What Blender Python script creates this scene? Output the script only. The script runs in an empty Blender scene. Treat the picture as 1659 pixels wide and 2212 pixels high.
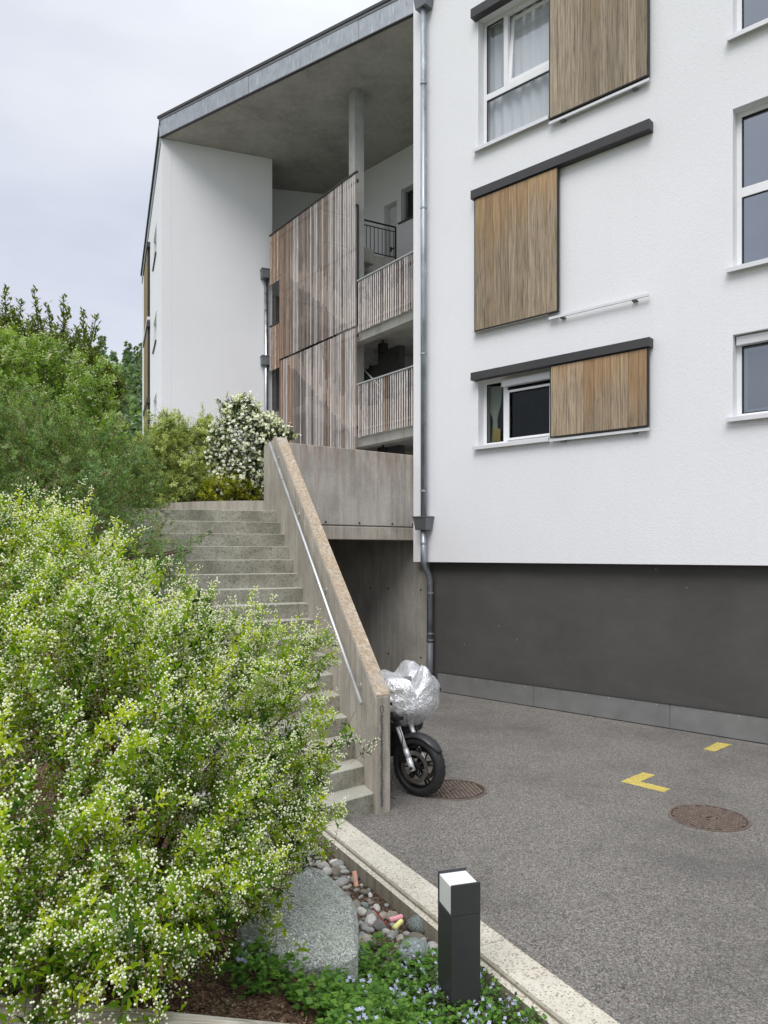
import bpy, math, random
import numpy as np
from math import radians as R, sin, cos, pi
from mathutils import Vector, noise

random.seed(7)
RNG = np.random.default_rng(11)
SC = bpy.context.scene
COL = SC.collection

# ------------------------------------------------------------------ camera, world, sun, exposure
CAM = (0.0, 0.0, 2.4)
cd = bpy.data.cameras.new('camera'); cam = bpy.data.objects.new('camera', cd); COL.objects.link(cam)
cam.location = CAM; cam.rotation_euler = (R(90), 0, 0)
cd.sensor_fit = 'HORIZONTAL'; cd.sensor_width = 36.0; cd.lens = 36.0 * 1600 / 1659
cd.shift_y = 89.0 / 1659
cd.clip_start = 0.05; cd.clip_end = 3000
SC.camera = cam
SC.render.resolution_x = 768; SC.render.resolution_y = 1024

SUN_EL, SUN_AZ = 52.0, 200.0       # azimuth clockwise from +Y
world = bpy.data.worlds.new('World'); SC.world = world; world.use_nodes = True
wn = world.node_tree; wn.nodes.clear()
def wnode(t, **k):
    n = wn.nodes.new(t)
    for a, b in k.items(): setattr(n, a, b)
    return n
w_out = wnode('ShaderNodeOutputWorld'); w_bg = wnode('ShaderNodeBackground')
sky = wnode('ShaderNodeTexSky', sky_type='NISHITA', sun_disc=False)
sky.sun_elevation = R(SUN_EL); sky.sun_rotation = R(SUN_AZ)
tc = wnode('ShaderNodeTexCoord')
mp = wnode('ShaderNodeMapping'); mp.inputs['Scale'].default_value = (1.6, 1.6, 4.2)
nz = wnode('ShaderNodeTexNoise'); nz.inputs['Scale'].default_value = 1.25; nz.inputs['Detail'].default_value = 5; nz.inputs['Roughness'].default_value = .5
rp = wnode('ShaderNodeValToRGB')
rp.color_ramp.elements[0].position = .34; rp.color_ramp.elements[0].color = (4.75, 5.05, 5.95, 1)
rp.color_ramp.elements[1].position = .66; rp.color_ramp.elements[1].color = (6.55, 6.8, 7.2, 1)
sep = wnode('ShaderNodeSeparateXYZ')
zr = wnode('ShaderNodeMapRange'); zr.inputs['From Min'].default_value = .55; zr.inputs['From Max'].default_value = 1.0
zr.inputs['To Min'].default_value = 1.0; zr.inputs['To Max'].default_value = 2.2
mul = wnode('ShaderNodeVectorMath', operation='MULTIPLY')
mix = wnode('ShaderNodeMix', data_type='RGBA'); mix.inputs['Factor'].default_value = .93
L = wn.links.new
L(tc.outputs['Generated'], mp.inputs['Vector']); L(mp.outputs[0], nz.inputs['Vector']); L(nz.outputs['Fac'], rp.inputs['Fac'])
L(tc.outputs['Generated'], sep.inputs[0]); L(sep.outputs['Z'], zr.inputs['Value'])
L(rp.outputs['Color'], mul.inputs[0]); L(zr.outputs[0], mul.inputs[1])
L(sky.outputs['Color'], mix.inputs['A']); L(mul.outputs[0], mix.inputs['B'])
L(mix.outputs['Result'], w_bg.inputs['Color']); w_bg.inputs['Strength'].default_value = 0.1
L(w_bg.outputs[0], w_out.inputs['Surface'])

sd = bpy.data.lights.new('sun', 'SUN'); sun = bpy.data.objects.new('sun', sd); COL.objects.link(sun)
sd.energy = 1.5; sd.angle = R(35); sd.color = (1.0, .975, .94)
az, el = R(SUN_AZ), R(SUN_EL)
sdir = Vector((sin(az) * cos(el), cos(az) * cos(el), sin(el)))     # towards the sun
sun.rotation_euler = sdir.to_track_quat('Z', 'Y').to_euler()
sun.location = (0, -5, 30)

SC.view_settings.view_transform = 'Standard'; SC.view_settings.look = 'None'
SC.view_settings.gamma = 1; SC.view_settings.use_curve_mapping = False
SC.view_settings.exposure = 0.47
SC.cycles.use_denoising = True
SC.cycles.max_bounces = 8; SC.cycles.transparent_max_bounces = 8
SC.cycles.sample_clamp_indirect = 6

# ------------------------------------------------------------------ helpers
def px(x, y, Y):
    """world point at depth Y seen at survey coordinate x, y of the reference (1659 wide)"""
    return Vector(((x - 829.5) / 1600 * Y, Y, CAM[2] + (1195 - y) / 1600 * Y))
def gp(x, y, z=0.0):
    Y = (CAM[2] - z) * 1600 / (y - 1195)
    return Vector(((x - 829.5) / 1600 * Y, Y, z))

def tag(o, label=None, cat=None, group=None, kind=None):
    if label: o['label'] = label
    if cat: o['category'] = cat
    if group: o['group'] = group
    if kind: o['kind'] = kind
    return o
def empty(name, loc=(0, 0, 0), rz=0.0, label=None, cat=None, group=None, kind=None):
    o = bpy.data.objects.new(name, None); COL.objects.link(o)
    o.location = loc; o.rotation_euler = (0, 0, rz); o.empty_display_size = .2
    return tag(o, label, cat, group, kind)

class MB:
    def __init__(s): s.v = []; s.f = []
    def add(s, vs, fs):
        n = len(s.v); s.v += [tuple(v) for v in vs]; s.f += [tuple(i + n for i in f) for f in fs]; return s
    def box(s, x0, x1, y0, y1, z0, z1, M=None):
        vs = [Vector(p) for p in ((x0,y0,z0),(x1,y0,z0),(x1,y1,z0),(x0,y1,z0),(x0,y0,z1),(x1,y0,z1),(x1,y1,z1),(x0,y1,z1))]
        if M: vs = [M(v) for v in vs]
        return s.add(vs, [(3,2,1,0),(4,5,6,7),(0,1,5,4),(1,2,6,5),(2,3,7,6),(3,0,4,7)])
    def prism(s, poly, z0, z1):
        n = len(poly)
        a = sum(poly[i][0]*poly[(i+1)%n][1]-poly[(i+1)%n][0]*poly[i][1] for i in range(n))
        if a < 0: poly = poly[::-1]
        vs = [(p[0], p[1], z0) for p in poly] + [(p[0], p[1], z1) for p in poly]
        return s.add(vs, [tuple(range(n))[::-1], tuple(range(n, 2*n))] + [(i, (i+1) % n, (i+1) % n + n, i + n) for i in range(n)])
    def tube(s, path, r, n=8, caps=True, r2=None):
        path = [Vector(p) for p in path]; m = len(path); rings = []
        up = None
        for i, p in enumerate(path):
            t = (path[min(i+1, m-1)] - path[max(i-1, 0)]).normalized()
            if up is None:
                up = Vector((0, 0, 1)) if abs(t.z) < .9 else Vector((1, 0, 0))
            a = (up - t * up.dot(t)).normalized(); b = t.cross(a); up = a
            rr = r if r2 is None else r + (r2 - r) * i / max(1, m - 1)
            rings.append([p + (a * cos(2*pi*k/n) + b * sin(2*pi*k/n)) * rr for k in range(n)])
        vs = [v for ring in rings for v in ring]; fs = []
        for i in range(m - 1):
            for k in range(n):
                fs.append((i*n+k, i*n+(k+1) % n, (i+1)*n+(k+1) % n, (i+1)*n+k))
        if caps: fs += [tuple(range(n))[::-1], tuple(range((m-1)*n, m*n))]
        return s.add(vs, fs)
    def lathe(s, prof, n=32, axis='y', c=(0, 0, 0), closed=False):
        vs = []; fs = []; m = len(prof)
        for k in range(n):
            a = 2*pi*k/n
            for r, h in prof:
                if axis == 'y': vs.append((c[0]+r*cos(a), c[1]+h, c[2]+r*sin(a)))
                else: vs.append((c[0]+r*cos(a), c[1]+r*sin(a), c[2]+h))
        for k in range(n):
            k2 = (k+1) % n
            for i in range(m if closed else m-1):
                j = (i+1) % m
                f = (k*m+i, k*m+j, k2*m+j, k2*m+i)
                fs.append(f if axis == 'y' else f[::-1])
        return s.add(vs, fs)
    def mesh(s, name, mat=None, smooth=False):
        me = bpy.data.meshes.new(name); me.from_pydata([tuple(v) for v in s.v], [], s.f)
        if mat: me.materials.append(mat)
        if smooth: me.shade_smooth()
        me.update(); return me
    def build(s, name, mat, parent=None, smooth=False, bevel=0.0, loc=None, rot=None, seg=2):
        o = bpy.data.objects.new(name, s.mesh(name, mat, smooth)); COL.objects.link(o)
        if parent: o.parent = parent
        if loc is not None: o.location = loc
        if rot is not None: o.rotation_euler = rot
        if bevel:
            m = o.modifiers.new('bevel', 'BEVEL'); m.width = bevel; m.segments = seg; m.limit_method = 'ANGLE'; m.angle_limit = R(35)
        return o
def inst(o, loc=None, rot=None, scale=None, parent=None, label=None, group=None, cat=None):
    c = o.copy(); COL.objects.link(c)
    if parent is not None: c.parent = parent
    if loc is not None: c.location = loc
    if rot is not None: c.rotation_euler = rot
    if scale is not None: c.scale = scale
    return tag(c, label, cat, group)

# ------------------------------------------------------------------ materials
class M_:
    def __init__(s, name, rough=.8, metal=0.0, spec=.5):
        s.m = bpy.data.materials.new(name); s.m.use_nodes = True; s.t = s.m.node_tree
        s.b = s.t.nodes['Principled BSDF']; s.out = s.t.nodes['Material Output']
        s.b.inputs['Roughness'].default_value = rough; s.b.inputs['Metallic'].default_value = metal
        s.b.inputs['Specular IOR Level'].default_value = spec
    def n(s, t, **k):
        nd = s.t.nodes.new(t)
        for a, b in k.items(): setattr(nd, a, b)
        return nd
    def l(s, a, b): s.t.links.new(a, b)
    def coord(s, kind='Object', scale=(1, 1, 1)):
        c = s.n('ShaderNodeTexCoord'); mp = s.n('ShaderNodeMapping'); mp.inputs['Scale'].default_value = scale
        s.l(c.outputs[kind], mp.inputs[0]); return mp.outputs[0]
    def pos(s, scale=(1, 1, 1)):
        c = s.n('ShaderNodeNewGeometry'); mp = s.n('ShaderNodeMapping'); mp.inputs['Scale'].default_value = scale
        s.l(c.outputs['Position'], mp.inputs[0]); return mp.outputs[0]
    def noise(s, vec, scale, detail=4, rough=.55, dist=0.0):
        nd = s.n('ShaderNodeTexNoise'); nd.inputs['Scale'].default_value = scale; nd.inputs['Detail'].default_value = detail
        nd.inputs['Roughness'].default_value = rough; nd.inputs['Distortion'].default_value = dist
        s.l(vec, nd.inputs['Vector']); return nd.outputs['Fac']
    def ramp(s, fac, stops):
        nd = s.n('ShaderNodeValToRGB'); e = nd.color_ramp.elements
        while len(e) < len(stops): e.new(.5)
        for i, (p, c) in enumerate(stops):
            e[i].position = p; e[i].color = (*c, 1) if len(c) == 3 else c
        s.l(fac, nd.inputs['Fac']); return nd.outputs['Color']
    def mix(s, fac, a, b, blend='MIX'):
        nd = s.n('ShaderNodeMix', data_type='RGBA', blend_type=blend)
        if isinstance(fac, (int, float)): nd.inputs['Factor'].default_value = fac
        else: s.l(fac, nd.inputs['Factor'])
        for k, x in (('A', a), ('B', b)):
            if isinstance(x, tuple): nd.inputs[k].default_value = (*x, 1)
            else: s.l(x, nd.inputs[k])
        return nd.outputs['Result']
    def math(s, op, a, b=None):
        nd = s.n('ShaderNodeMath', operation=op)
        for i, x in enumerate((a, b)):
            if x is None: continue
            if isinstance(x, (int, float)): nd.inputs[i].default_value = x
            else: s.l(x, nd.inputs[i])
        return nd.outputs[0]
    def col(s, c):
        if isinstance(c, tuple): s.b.inputs['Base Color'].default_value = (*c, 1)
        else: s.l(c, s.b.inputs['Base Color'])
        return s
    def bump(s, h, dist=.01, strength=.5):
        nd = s.n('ShaderNodeBump'); nd.inputs['Distance'].default_value = dist; nd.inputs['Strength'].default_value = strength
        s.l(h, nd.inputs['Height']); s.l(nd.outputs[0], s.b.inputs['Normal']); return s
G = lambda v: (v, v, v)

def plain(name, c, rough=.6, metal=0.0, var=.12, scale=6.0, bump=0.0):
    m = M_(name, rough, metal); v = m.pos()
    n = m.noise(v, scale, 5)
    lo = tuple(x * (1 - var) for x in c); hi = tuple(min(1, x * (1 + var)) for x in c)
    m.col(m.ramp(n, [(.3, lo), (.7, hi)]))
    if bump: m.bump(m.noise(v, scale * 12, 3), bump, .5)
    return m.m

def mk_stucco(name, base):
    m = M_(name, .9, 0, .2); v = m.pos()
    big = m.noise(v, .45, 5, .6); st = m.noise(m.pos((3.2, 3.2, .16)), 1.3, 5, .6)
    c = m.ramp(big, [(.3, tuple(x * .955 for x in base)), (.7, base)])
    c = m.mix(m.ramp(st, [(.5, G(0)), (.85, G(.06))]), c, (.55, .54, .5))
    fine = m.noise(v, 55, 3, .6)
    c = m.mix(m.ramp(fine, [(.35, G(.16)), (.55, G(0))]), c, tuple(x * .72 for x in base))
    m.col(c); m.bump(m.math('ADD', fine, m.math('MULTIPLY', m.noise(v, 24, 3), .6)), .006, .5)
    return m.m
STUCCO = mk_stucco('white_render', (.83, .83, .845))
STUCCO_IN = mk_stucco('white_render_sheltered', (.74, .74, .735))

def mk_concrete(name, base, streak=.5, brown=.4, dark=.25, z_top=None, blot=.72):
    m = M_(name, .88, 0, .25); v = m.pos()
    big = m.noise(v, 1.1, 6, .62)
    c = m.ramp(big, [(.28, tuple(x * .72 for x in base)), (.5, base), (.75, tuple(min(1, x * 1.18) for x in base))])
    s1 = m.noise(m.pos((6.5, 6.5, .45)), 1.7, 8, .75, .25)
    c = m.mix(m.ramp(s1, [(.47, G(0)), (.62, G(streak))]), c, tuple(x * .45 for x in base))
    s2 = m.noise(m.pos((5, 5, .35)), 1.9, 7, .7, .2); bf_ = m.ramp(s2, [(.42, G(0)), (.68, G(brown))])
    if z_top:     # rust and dirt run down from the wall head
        gz = m.n('ShaderNodeSeparateXYZ'); m.l(m.pos(), gz.inputs[0]); mr = m.n('ShaderNodeMapRange')
        mr.inputs['From Min'].default_value = z_top - .75; mr.inputs['From Max'].default_value = z_top; mr.inputs['To Min'].default_value = .3; mr.inputs['To Max'].default_value = 1.5
        m.l(gz.outputs['Z'], mr.inputs['Value']); bf_ = m.math('MULTIPLY', bf_, mr.outputs[0])
    c = m.mix(bf_, c, (.22, .125, .075))
    s3 = m.noise(m.pos((4, 4, 1.2)), 1.3, 6, .7, .3)
    c = m.mix(m.ramp(s3, [(.52, G(0)), (.72, G(.4))]), c, tuple(min(1, x * 1.5) for x in base))
    f = m.noise(v, 45, 4, .7)
    c = m.mix(m.ramp(f, [(.3, G(dark)), (.5, G(0))]), c, tuple(x * .35 for x in base))
    m.col(c); m.bump(m.math('ADD', f, m.math('MULTIPLY', m.noise(v, 7, 4), 1.5)), .006, .6)
    return m.m
CONC = mk_concrete('weathered_concrete', (.45, .415, .355), .5, .22, .35)
CONC_WALL = mk_concrete('stained_concrete', (.49, .455, .41), .38, .5, .35, 4.12)
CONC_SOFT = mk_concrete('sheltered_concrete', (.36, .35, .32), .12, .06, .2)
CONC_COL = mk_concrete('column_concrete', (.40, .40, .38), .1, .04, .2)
def mk_step():
    m = M_('step_concrete', .88, 0, .25); v = m.pos()
    big = m.noise(v, 2.2, 6, .65)
    c = m.ramp(big, [(.3, (.185, .18, .14)), (.5, (.31, .3, .245)), (.72, (.45, .435, .37))])
    f = m.noise(v, 38, 4, .7)
    c = m.mix(m.ramp(f, [(.35, G(.6)), (.52, G(0))]), c, (.08, .075, .055))
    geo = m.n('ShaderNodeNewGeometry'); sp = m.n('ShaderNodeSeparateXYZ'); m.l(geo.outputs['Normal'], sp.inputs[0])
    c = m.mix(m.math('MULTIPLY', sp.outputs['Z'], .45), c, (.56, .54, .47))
    m.col(c); m.bump(m.math('ADD', f, m.noise(v, 9, 4)), .006, .6)
    return m.m
STEP = mk_step()
def mk_coping():
    m = M_('lichen_coping', .92, 0, .2); v = m.pos()
    a = m.noise(v, 3.0, 6, .7); b = m.noise(v, 26, 5, .75)
    c = m.ramp(b, [(.28, (.2, .16, .125)), (.46, (.38, .31, .23)), (.6, (.52, .44, .335)), (.78, (.7, .64, .53))])
    c = m.mix(m.ramp(a, [(.48, G(0)), (.66, G(.5))]), c, (.38, .265, .165))
    c = m.mix(m.ramp(m.noise(v, 1.3, 3), [(.55, G(0)), (.65, G(.6))]), c, (.4, .38, .35))
    m.col(c); m.bump(b, .008, .8); return m.m
COPING = mk_coping()
def mk_kerb():
    m = M_('exposed_aggregate', .9, 0, .2); v = m.pos()
    vo = m.n('ShaderNodeTexVoronoi'); vo.inputs['Scale'].default_value = 46; m.l(v, vo.inputs['Vector'])
    c = m.ramp(m.noise(v, 2.2, 5), [(.3, (.55, .51, .42)), (.7, (.7, .66, .56))])
    sp = m.math('LESS_THAN', vo.outputs['Distance'], .33)
    pick = m.ramp(m.noise(v, 15, 2), [(.44, G(0)), (.5, G(1))])
    c = m.mix(m.math('MULTIPLY', sp, pick), c, (.33, .28, .21))
    c = m.mix(m.ramp(m.noise(v, 70, 3), [(.35, G(.5)), (.5, G(0))]), c, (.3, .26, .2))
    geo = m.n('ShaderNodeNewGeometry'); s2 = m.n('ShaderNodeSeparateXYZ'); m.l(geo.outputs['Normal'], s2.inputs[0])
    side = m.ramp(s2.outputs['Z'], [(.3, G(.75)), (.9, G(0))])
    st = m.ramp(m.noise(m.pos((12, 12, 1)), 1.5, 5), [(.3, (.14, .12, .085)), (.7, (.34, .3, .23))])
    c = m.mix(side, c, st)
    m.col(c); m.bump(m.noise(v, 60, 4, .7), .006, .8); return m.m
KERB = mk_kerb()
def mk_asphalt():
    m = M_('asphalt', .86, 0, .35); v = m.pos()
    vo = m.n('ShaderNodeTexVoronoi'); vo.inputs['Scale'].default_value = 105; m.l(v, vo.inputs['Vector'])
    g = m.ramp(vo.outputs['Color'], [(.1, (.09, .084, .076)), (.4, (.2, .186, .166)), (.7, (.305, .283, .253)), (.95, (.46, .43, .385))])
    f = m.noise(v, 120, 4, .75)
    g = m.mix(m.ramp(f, [(.38, G(.55)), (.52, G(0))]), g, (.07, .066, .062))
    big = m.noise(v, .55, 6, .65)
    g = m.mix(m.ramp(big, [(.48, G(0)), (.66, G(.5))]), g, (.085, .08, .077))
    b2 = m.noise(v, 1.6, 6, .7, .4)
    g = m.mix(m.ramp(b2, [(.56, G(0)), (.72, G(.35))]), g, (.27, .245, .215))
    b3 = m.noise(m.pos((1, 1, 1)), 3.6, 5, .7)
    g = m.mix(m.ramp(b3, [(.58, G(0)), (.7, G(.5))]), g, (.09, .085, .08))
    m.col(g); m.bump(m.math('ADD', m.math('MULTIPLY', vo.outputs['Distance'], .8), f), .008, .9); return m.m
ASPHALT = mk_asphalt()
def mk_metal(name, c, rough=.42, var=.25, streak=True, metal=.75):
    m = M_(name, rough, metal); v = m.pos()
    a = m.noise(v, 3.5, 6, .65)
    cc = m.ramp(a, [(.3, tuple(x * (1 - var) for x in c)), (.7, tuple(min(1, x * (1 + var)) for x in c))])
    if streak:
        s = m.noise(m.pos((11, 11, 1.1)), 1.6, 5, .7)
        cc = m.mix(m.ramp(s, [(.56, G(0)), (.66, G(.55))]), cc, tuple(min(1, x * 1.9) for x in c))
        s2 = m.noise(m.pos((6, 6, 1.6)), 2.6, 5, .7)
        cc = m.mix(m.ramp(s2, [(.56, G(0)), (.68, G(.5))]), cc, tuple(x * .45 for x in c))
    m.col(cc); m.l(m.ramp(a, [(.3, G(rough - .1)), (.7, G(rough + .18))]), m.b.inputs['Roughness'])
    return m.m
ZINC = mk_metal('zinc_sheet', (.36, .38, .40), .5, .16)
PIPE = mk_metal('zinc_pipe', (.33, .36, .39), .45, .2)
HOPPER = mk_metal('dull_zinc', (.2, .21, .22), .5, .15, False)
SKIRT = mk_metal('skirting_metal', (.25, .25, .245), .5, .1, False, .35)
STEEL = mk_metal('brushed_steel', (.62, .62, .61), .33, .05, False, .75)
DARKRAIL = plain('anthracite_metal', (.055, .053, .053), .5, .3, .12, 3)
def mk_base():
    m = M_('charcoal_render', .8, 0, .3); v = m.pos()
    c = m.ramp(m.noise(v, .9, 6, .65), [(.3, (.07, .067, .063)), (.7, (.096, .092, .087))])
    c = m.mix(m.ramp(m.noise(m.pos((.5, .5, 3)), 2.2, 5, .7), [(.52, G(0)), (.75, G(.3))]), c, (.12, .115, .105))
    vo = m.n('ShaderNodeTexVoronoi'); vo.inputs['Scale'].default_value = 3.2; m.l(v, vo.inputs['Vector'])
    c = m.mix(m.math('LESS_THAN', vo.outputs['Distance'], .028), c, (.33, .33, .3))
    m.col(c); m.bump(m.noise(v, 60, 3), .003, .5); return m.m
BASEWALL = mk_base()
IRON = plain('dark_iron', (.02, .02, .02), .5, .4)
UPVC = plain('white_window_frame', (.82, .82, .83), .35, 0, .03)
SILLM = plain('white_aluminium_sill', (.72, .72, .73), .4, .2, .04)
BLACK = plain('black_rubber', (.018, .018, .019), .6, 0, .2, 20)
BLACKP = plain('black_plastic', (.025, .025, .027), .35, 0, .2, 20)
GASKET = plain('black_edge', (.015, .015, .016), .6)
DARKIN = plain('dark_room', (.09, .085, .085), .9)
def mk_plank(name, warm, grey, zlo, zhi, xs=1.0, zs=1.0, slat=False):
    """weathered board: warmer near the sheltered top, greyer and streaked lower down"""
    m = M_(name, .8, 0, .25)
    oi = m.n('ShaderNodeObjectInfo'); v0 = m.coord('Object', (1, 1, 1))
    off = m.n('ShaderNodeVectorMath', operation='ADD'); cmb = m.n('ShaderNodeCombineXYZ')
    m.l(m.math('MULTIPLY', oi.outputs['Random'], 37.0), cmb.inputs[0]); m.l(m.math('MULTIPLY', oi.outputs['Random'], 91.0), cmb.inputs[2])
    m.l(v0, off.inputs[0]); m.l(cmb.outputs[0], off.inputs[1])
    def sc(s):
        mp = m.n('ShaderNodeMapping'); mp.inputs['Scale'].default_value = (s[0] * xs, s[1], s[2] * zs); m.l(off.outputs[0], mp.inputs[0]); return mp.outputs[0]
    grain = m.noise(sc((42, 42, 1.6)), 1.0, 6, .7, .3)
    c = m.ramp(grain, [(.28, tuple(x * .55 for x in warm)), (.5, warm), (.75, tuple(min(1, x * 1.45) for x in warm))])
    gz = m.n('ShaderNodeSeparateXYZ'); m.l(m.pos(), gz.inputs[0])
    mr = m.n('ShaderNodeMapRange'); mr.inputs['From Min'].default_value = zhi; mr.inputs['From Max'].default_value = zlo
    m.l(gz.outputs['Z'], mr.inputs['Value'])
    w = m.math('ADD', mr.outputs[0], m.math('SUBTRACT', m.math('MULTIPLY', m.noise(sc((22, 22, .8)), 1, 5, .7), 1.7), .85))
    w = m.math('ADD', w, m.math('MULTIPLY', m.math('SUBTRACT', oi.outputs['Random'], .5), .7))
    gc = m.ramp(grain, [(.3, tuple(x * .4 for x in grey)), (.52, grey), (.72, tuple(min(1, x * 1.5) for x in grey))])
    c = m.mix(m.ramp(w, [(.25, G(0)), (.75, G(.85))]), c, gc)
    dk = m.noise(sc((80, 60, 1.9)), 1.0, 5, .68)
    dkf = m.math('MULTIPLY', m.ramp(dk, [(.55, G(0)), (.63, G(.6))]), m.ramp(w, [(.2, G(.12)), (.75, G(1))]))
    c = m.mix(dkf, c, (.035, .03, .026))
    tint = m.ramp(oi.outputs['Random'], [(0, G(.78)), (.5, G(1.0)), (1, G(1.2))])
    c = m.mix(1.0, c, tint, 'MULTIPLY')
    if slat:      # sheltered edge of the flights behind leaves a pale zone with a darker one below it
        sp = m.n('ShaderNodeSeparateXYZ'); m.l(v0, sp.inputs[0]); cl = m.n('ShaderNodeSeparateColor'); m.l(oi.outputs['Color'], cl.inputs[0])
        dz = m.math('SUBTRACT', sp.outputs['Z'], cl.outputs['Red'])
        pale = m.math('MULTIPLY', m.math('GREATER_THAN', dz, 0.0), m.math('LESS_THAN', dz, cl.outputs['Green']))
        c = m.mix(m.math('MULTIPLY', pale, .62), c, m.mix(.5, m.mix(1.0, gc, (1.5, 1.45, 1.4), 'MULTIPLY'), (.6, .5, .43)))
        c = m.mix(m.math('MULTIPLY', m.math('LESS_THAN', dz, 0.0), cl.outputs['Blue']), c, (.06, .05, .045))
    m.col(c); m.bump(grain, .004, .6); return m.m
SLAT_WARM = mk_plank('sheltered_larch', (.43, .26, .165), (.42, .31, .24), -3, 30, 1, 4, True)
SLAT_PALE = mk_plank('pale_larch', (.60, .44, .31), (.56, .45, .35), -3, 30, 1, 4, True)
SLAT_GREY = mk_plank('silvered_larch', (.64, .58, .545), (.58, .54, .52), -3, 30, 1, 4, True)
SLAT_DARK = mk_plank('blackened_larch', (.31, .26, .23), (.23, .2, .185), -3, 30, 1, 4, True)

def mk_glass(name, refl=.25, tint=(.55, .6, .62), gc=(.74, .77, .84)):
    m = M_(name); t = m.t
    gl = m.n('ShaderNodeBsdfGlossy'); gl.inputs['Roughness'].default_value = .01; gl.inputs['Color'].default_value = (*gc, 1)
    tr = m.n('ShaderNodeBsdfTransparent'); tr.inputs['Color'].default_value = (*tint, 1)
    fr = m.n('ShaderNodeLayerWeight'); fr.inputs['Blend'].default_value = .5
    ad = m.math('ADD', m.math('MULTIPLY', m.math('POWER', fr.outputs['Facing'], 4.0), .7), refl + .035)
    mx = m.n('ShaderNodeMixShader'); m.l(ad, mx.inputs[0]); m.l(tr.outputs[0], mx.inputs[1]); m.l(gl.outputs[0], mx.inputs[2])
    m.l(mx.outputs[0], m.out.inputs['Surface']); return m.m
GLASS = mk_glass('window_glass', .22); GLASS_NET = mk_glass('clear_window_glass', .04, (.92, .93, .93)); GLASS_DARK = mk_glass('clear_dark_glass', .0, (.85, .87, .85), (.4, .42, .44))
GLASS_SKY = mk_glass('coated_glass', .34, (.5, .55, .6))
def mk_cloth(name, c, transl=.4):
    m = M_(name, .9, 0, .1); m.col(c)
    tl = m.n('ShaderNodeBsdfTranslucent'); tl.inputs['Color'].default_value = (*c, 1)
    mx = m.n('ShaderNodeMixShader'); mx.inputs[0].default_value = transl
    m.l(m.b.outputs[0], mx.inputs[1]); m.l(tl.outputs[0], mx.inputs[2]); m.l(mx.outputs[0], m.out.inputs['Surface']); return m.m
CURTAIN = mk_cloth('white_net_curtain', (.93, .95, .97), .2); CURTAIN2 = mk_cloth('sage_curtain', (.72, .76, .68))

def mk_leaf(name, stops, transl=.35, rough=.5, hue=None):
    m = M_(name, rough, 0, .3)
    at = m.n('ShaderNodeAttribute'); at.attribute_name = 'tint'
    c = m.ramp(at.outputs['Fac'], stops); m.col(c)
    tl = m.n('ShaderNodeBsdfTranslucent'); m.l(m.mix(1.0, c, (1.4, 1.45, .5), 'MULTIPLY'), tl.inputs['Color'])
    mx = m.n('ShaderNodeMixShader'); mx.inputs[0].default_value = transl
    m.l(m.b.outputs[0], mx.inputs[1]); m.l(tl.outputs[0], mx.inputs[2]); m.l(mx.outputs[0], m.out.inputs['Surface']); return m.m
LEAF_DEUTZ = mk_leaf('fresh_green_leaf', [(0, (.025, .075, .01)), (.3, (.10, .22, .012)), (.65, (.29, .44, .013)), (1, (.56, .64, .025))], .46)
LEAF_FINE = mk_leaf('small_dull_leaf', [(0, (.07, .15, .045)), (.5, (.18, .32, .09)), (.85, (.31, .46, .15)), (1, (.32, .26, .18))], .3)
LEAF_LIGHT = mk_leaf('light_green_leaf', [(0, (.12, .2, .04)), (.5, (.27, .42, .08)), (.9, (.42, .55, .16)), (1, (.68, .68, .4))], .35)
LEAF_OLIVE = mk_leaf('olive_leaf', [(0, (.05, .075, .02)), (.5, (.14, .19, .035)), (1, (.26, .31, .06))], .3)
LEAF_GREY = mk_leaf('grey_green_leaf', [(0, (.16, .21, .07)), (.5, (.4, .47, .17)), (1, (.64, .7, .34))], .35)
LEAF_DARK = mk_leaf('glossy_dark_leaf', [(0, (.03, .05, .02)), (.6, (.07, .11, .03)), (1, (.15, .2, .05))], .2, .35)
LEAF_YELL = mk_leaf('yellow_green_leaf', [(0, (.14, .17, .02)), (.5, (.36, .39, .03)), (1, (.62, .6, .05))], .4)
LEAF_IVY = mk_leaf('ground_cover_leaf', [(0, (.05, .12, .025)), (.5, (.11, .25, .04)), (1, (.21, .38, .06))], .35)
LEAF_WOOD = mk_leaf('forest_leaf', [(0, (.13, .18, .13)), (.5, (.24, .36, .17)), (1, (.4, .54, .22))], .3)
PETAL = mk_leaf('white_petal', [(0, (.84, .85, .74)), (1, (.97, .97, .95))], .3)
PETAL_B = mk_leaf('pale_blue_petal', [(0, (.42, .46, .72)), (1, (.68, .7, .9))], .25)
BARK = plain('shrub_bark', (.085, .055, .04), .9, 0, .3, 30)
TWIG = plain('reddish_twig', (.13, .06, .035), .8, 0, .3, 30)

# ------------------------------------------------------------------ mass geometry in numpy
def nrm(a): return a / np.maximum(np.linalg.norm(a, axis=-1, keepdims=True), 1e-9)
def npmesh(name, V, F, mat, tint=None, parent=None, smooth=False, kind=None, label=None, cat=None):
    me = bpy.data.meshes.new(name); nv, nf, k = len(V), len(F), F.shape[1]
    me.vertices.add(nv); me.vertices.foreach_set('co', V.astype(np.float32).ravel())
    me.loops.add(nf * k); me.loops.foreach_set('vertex_index', F.astype(np.int32).ravel())
    me.polygons.add(nf); me.polygons.foreach_set('loop_start', np.arange(0, nf * k, k, dtype=np.int32))
    if tint is not None:
        a = me.attributes.new('tint', 'FLOAT', 'POINT'); a.data.foreach_set('value', tint.astype(np.float32))
    me.materials.append(mat); me.update(calc_edges=True)
    if smooth: me.shade_smooth()
    o = bpy.data.objects.new(name, me); COL.objects.link(o)
    if parent: o.parent = parent
    return tag(o, label, cat, None, kind)
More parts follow.
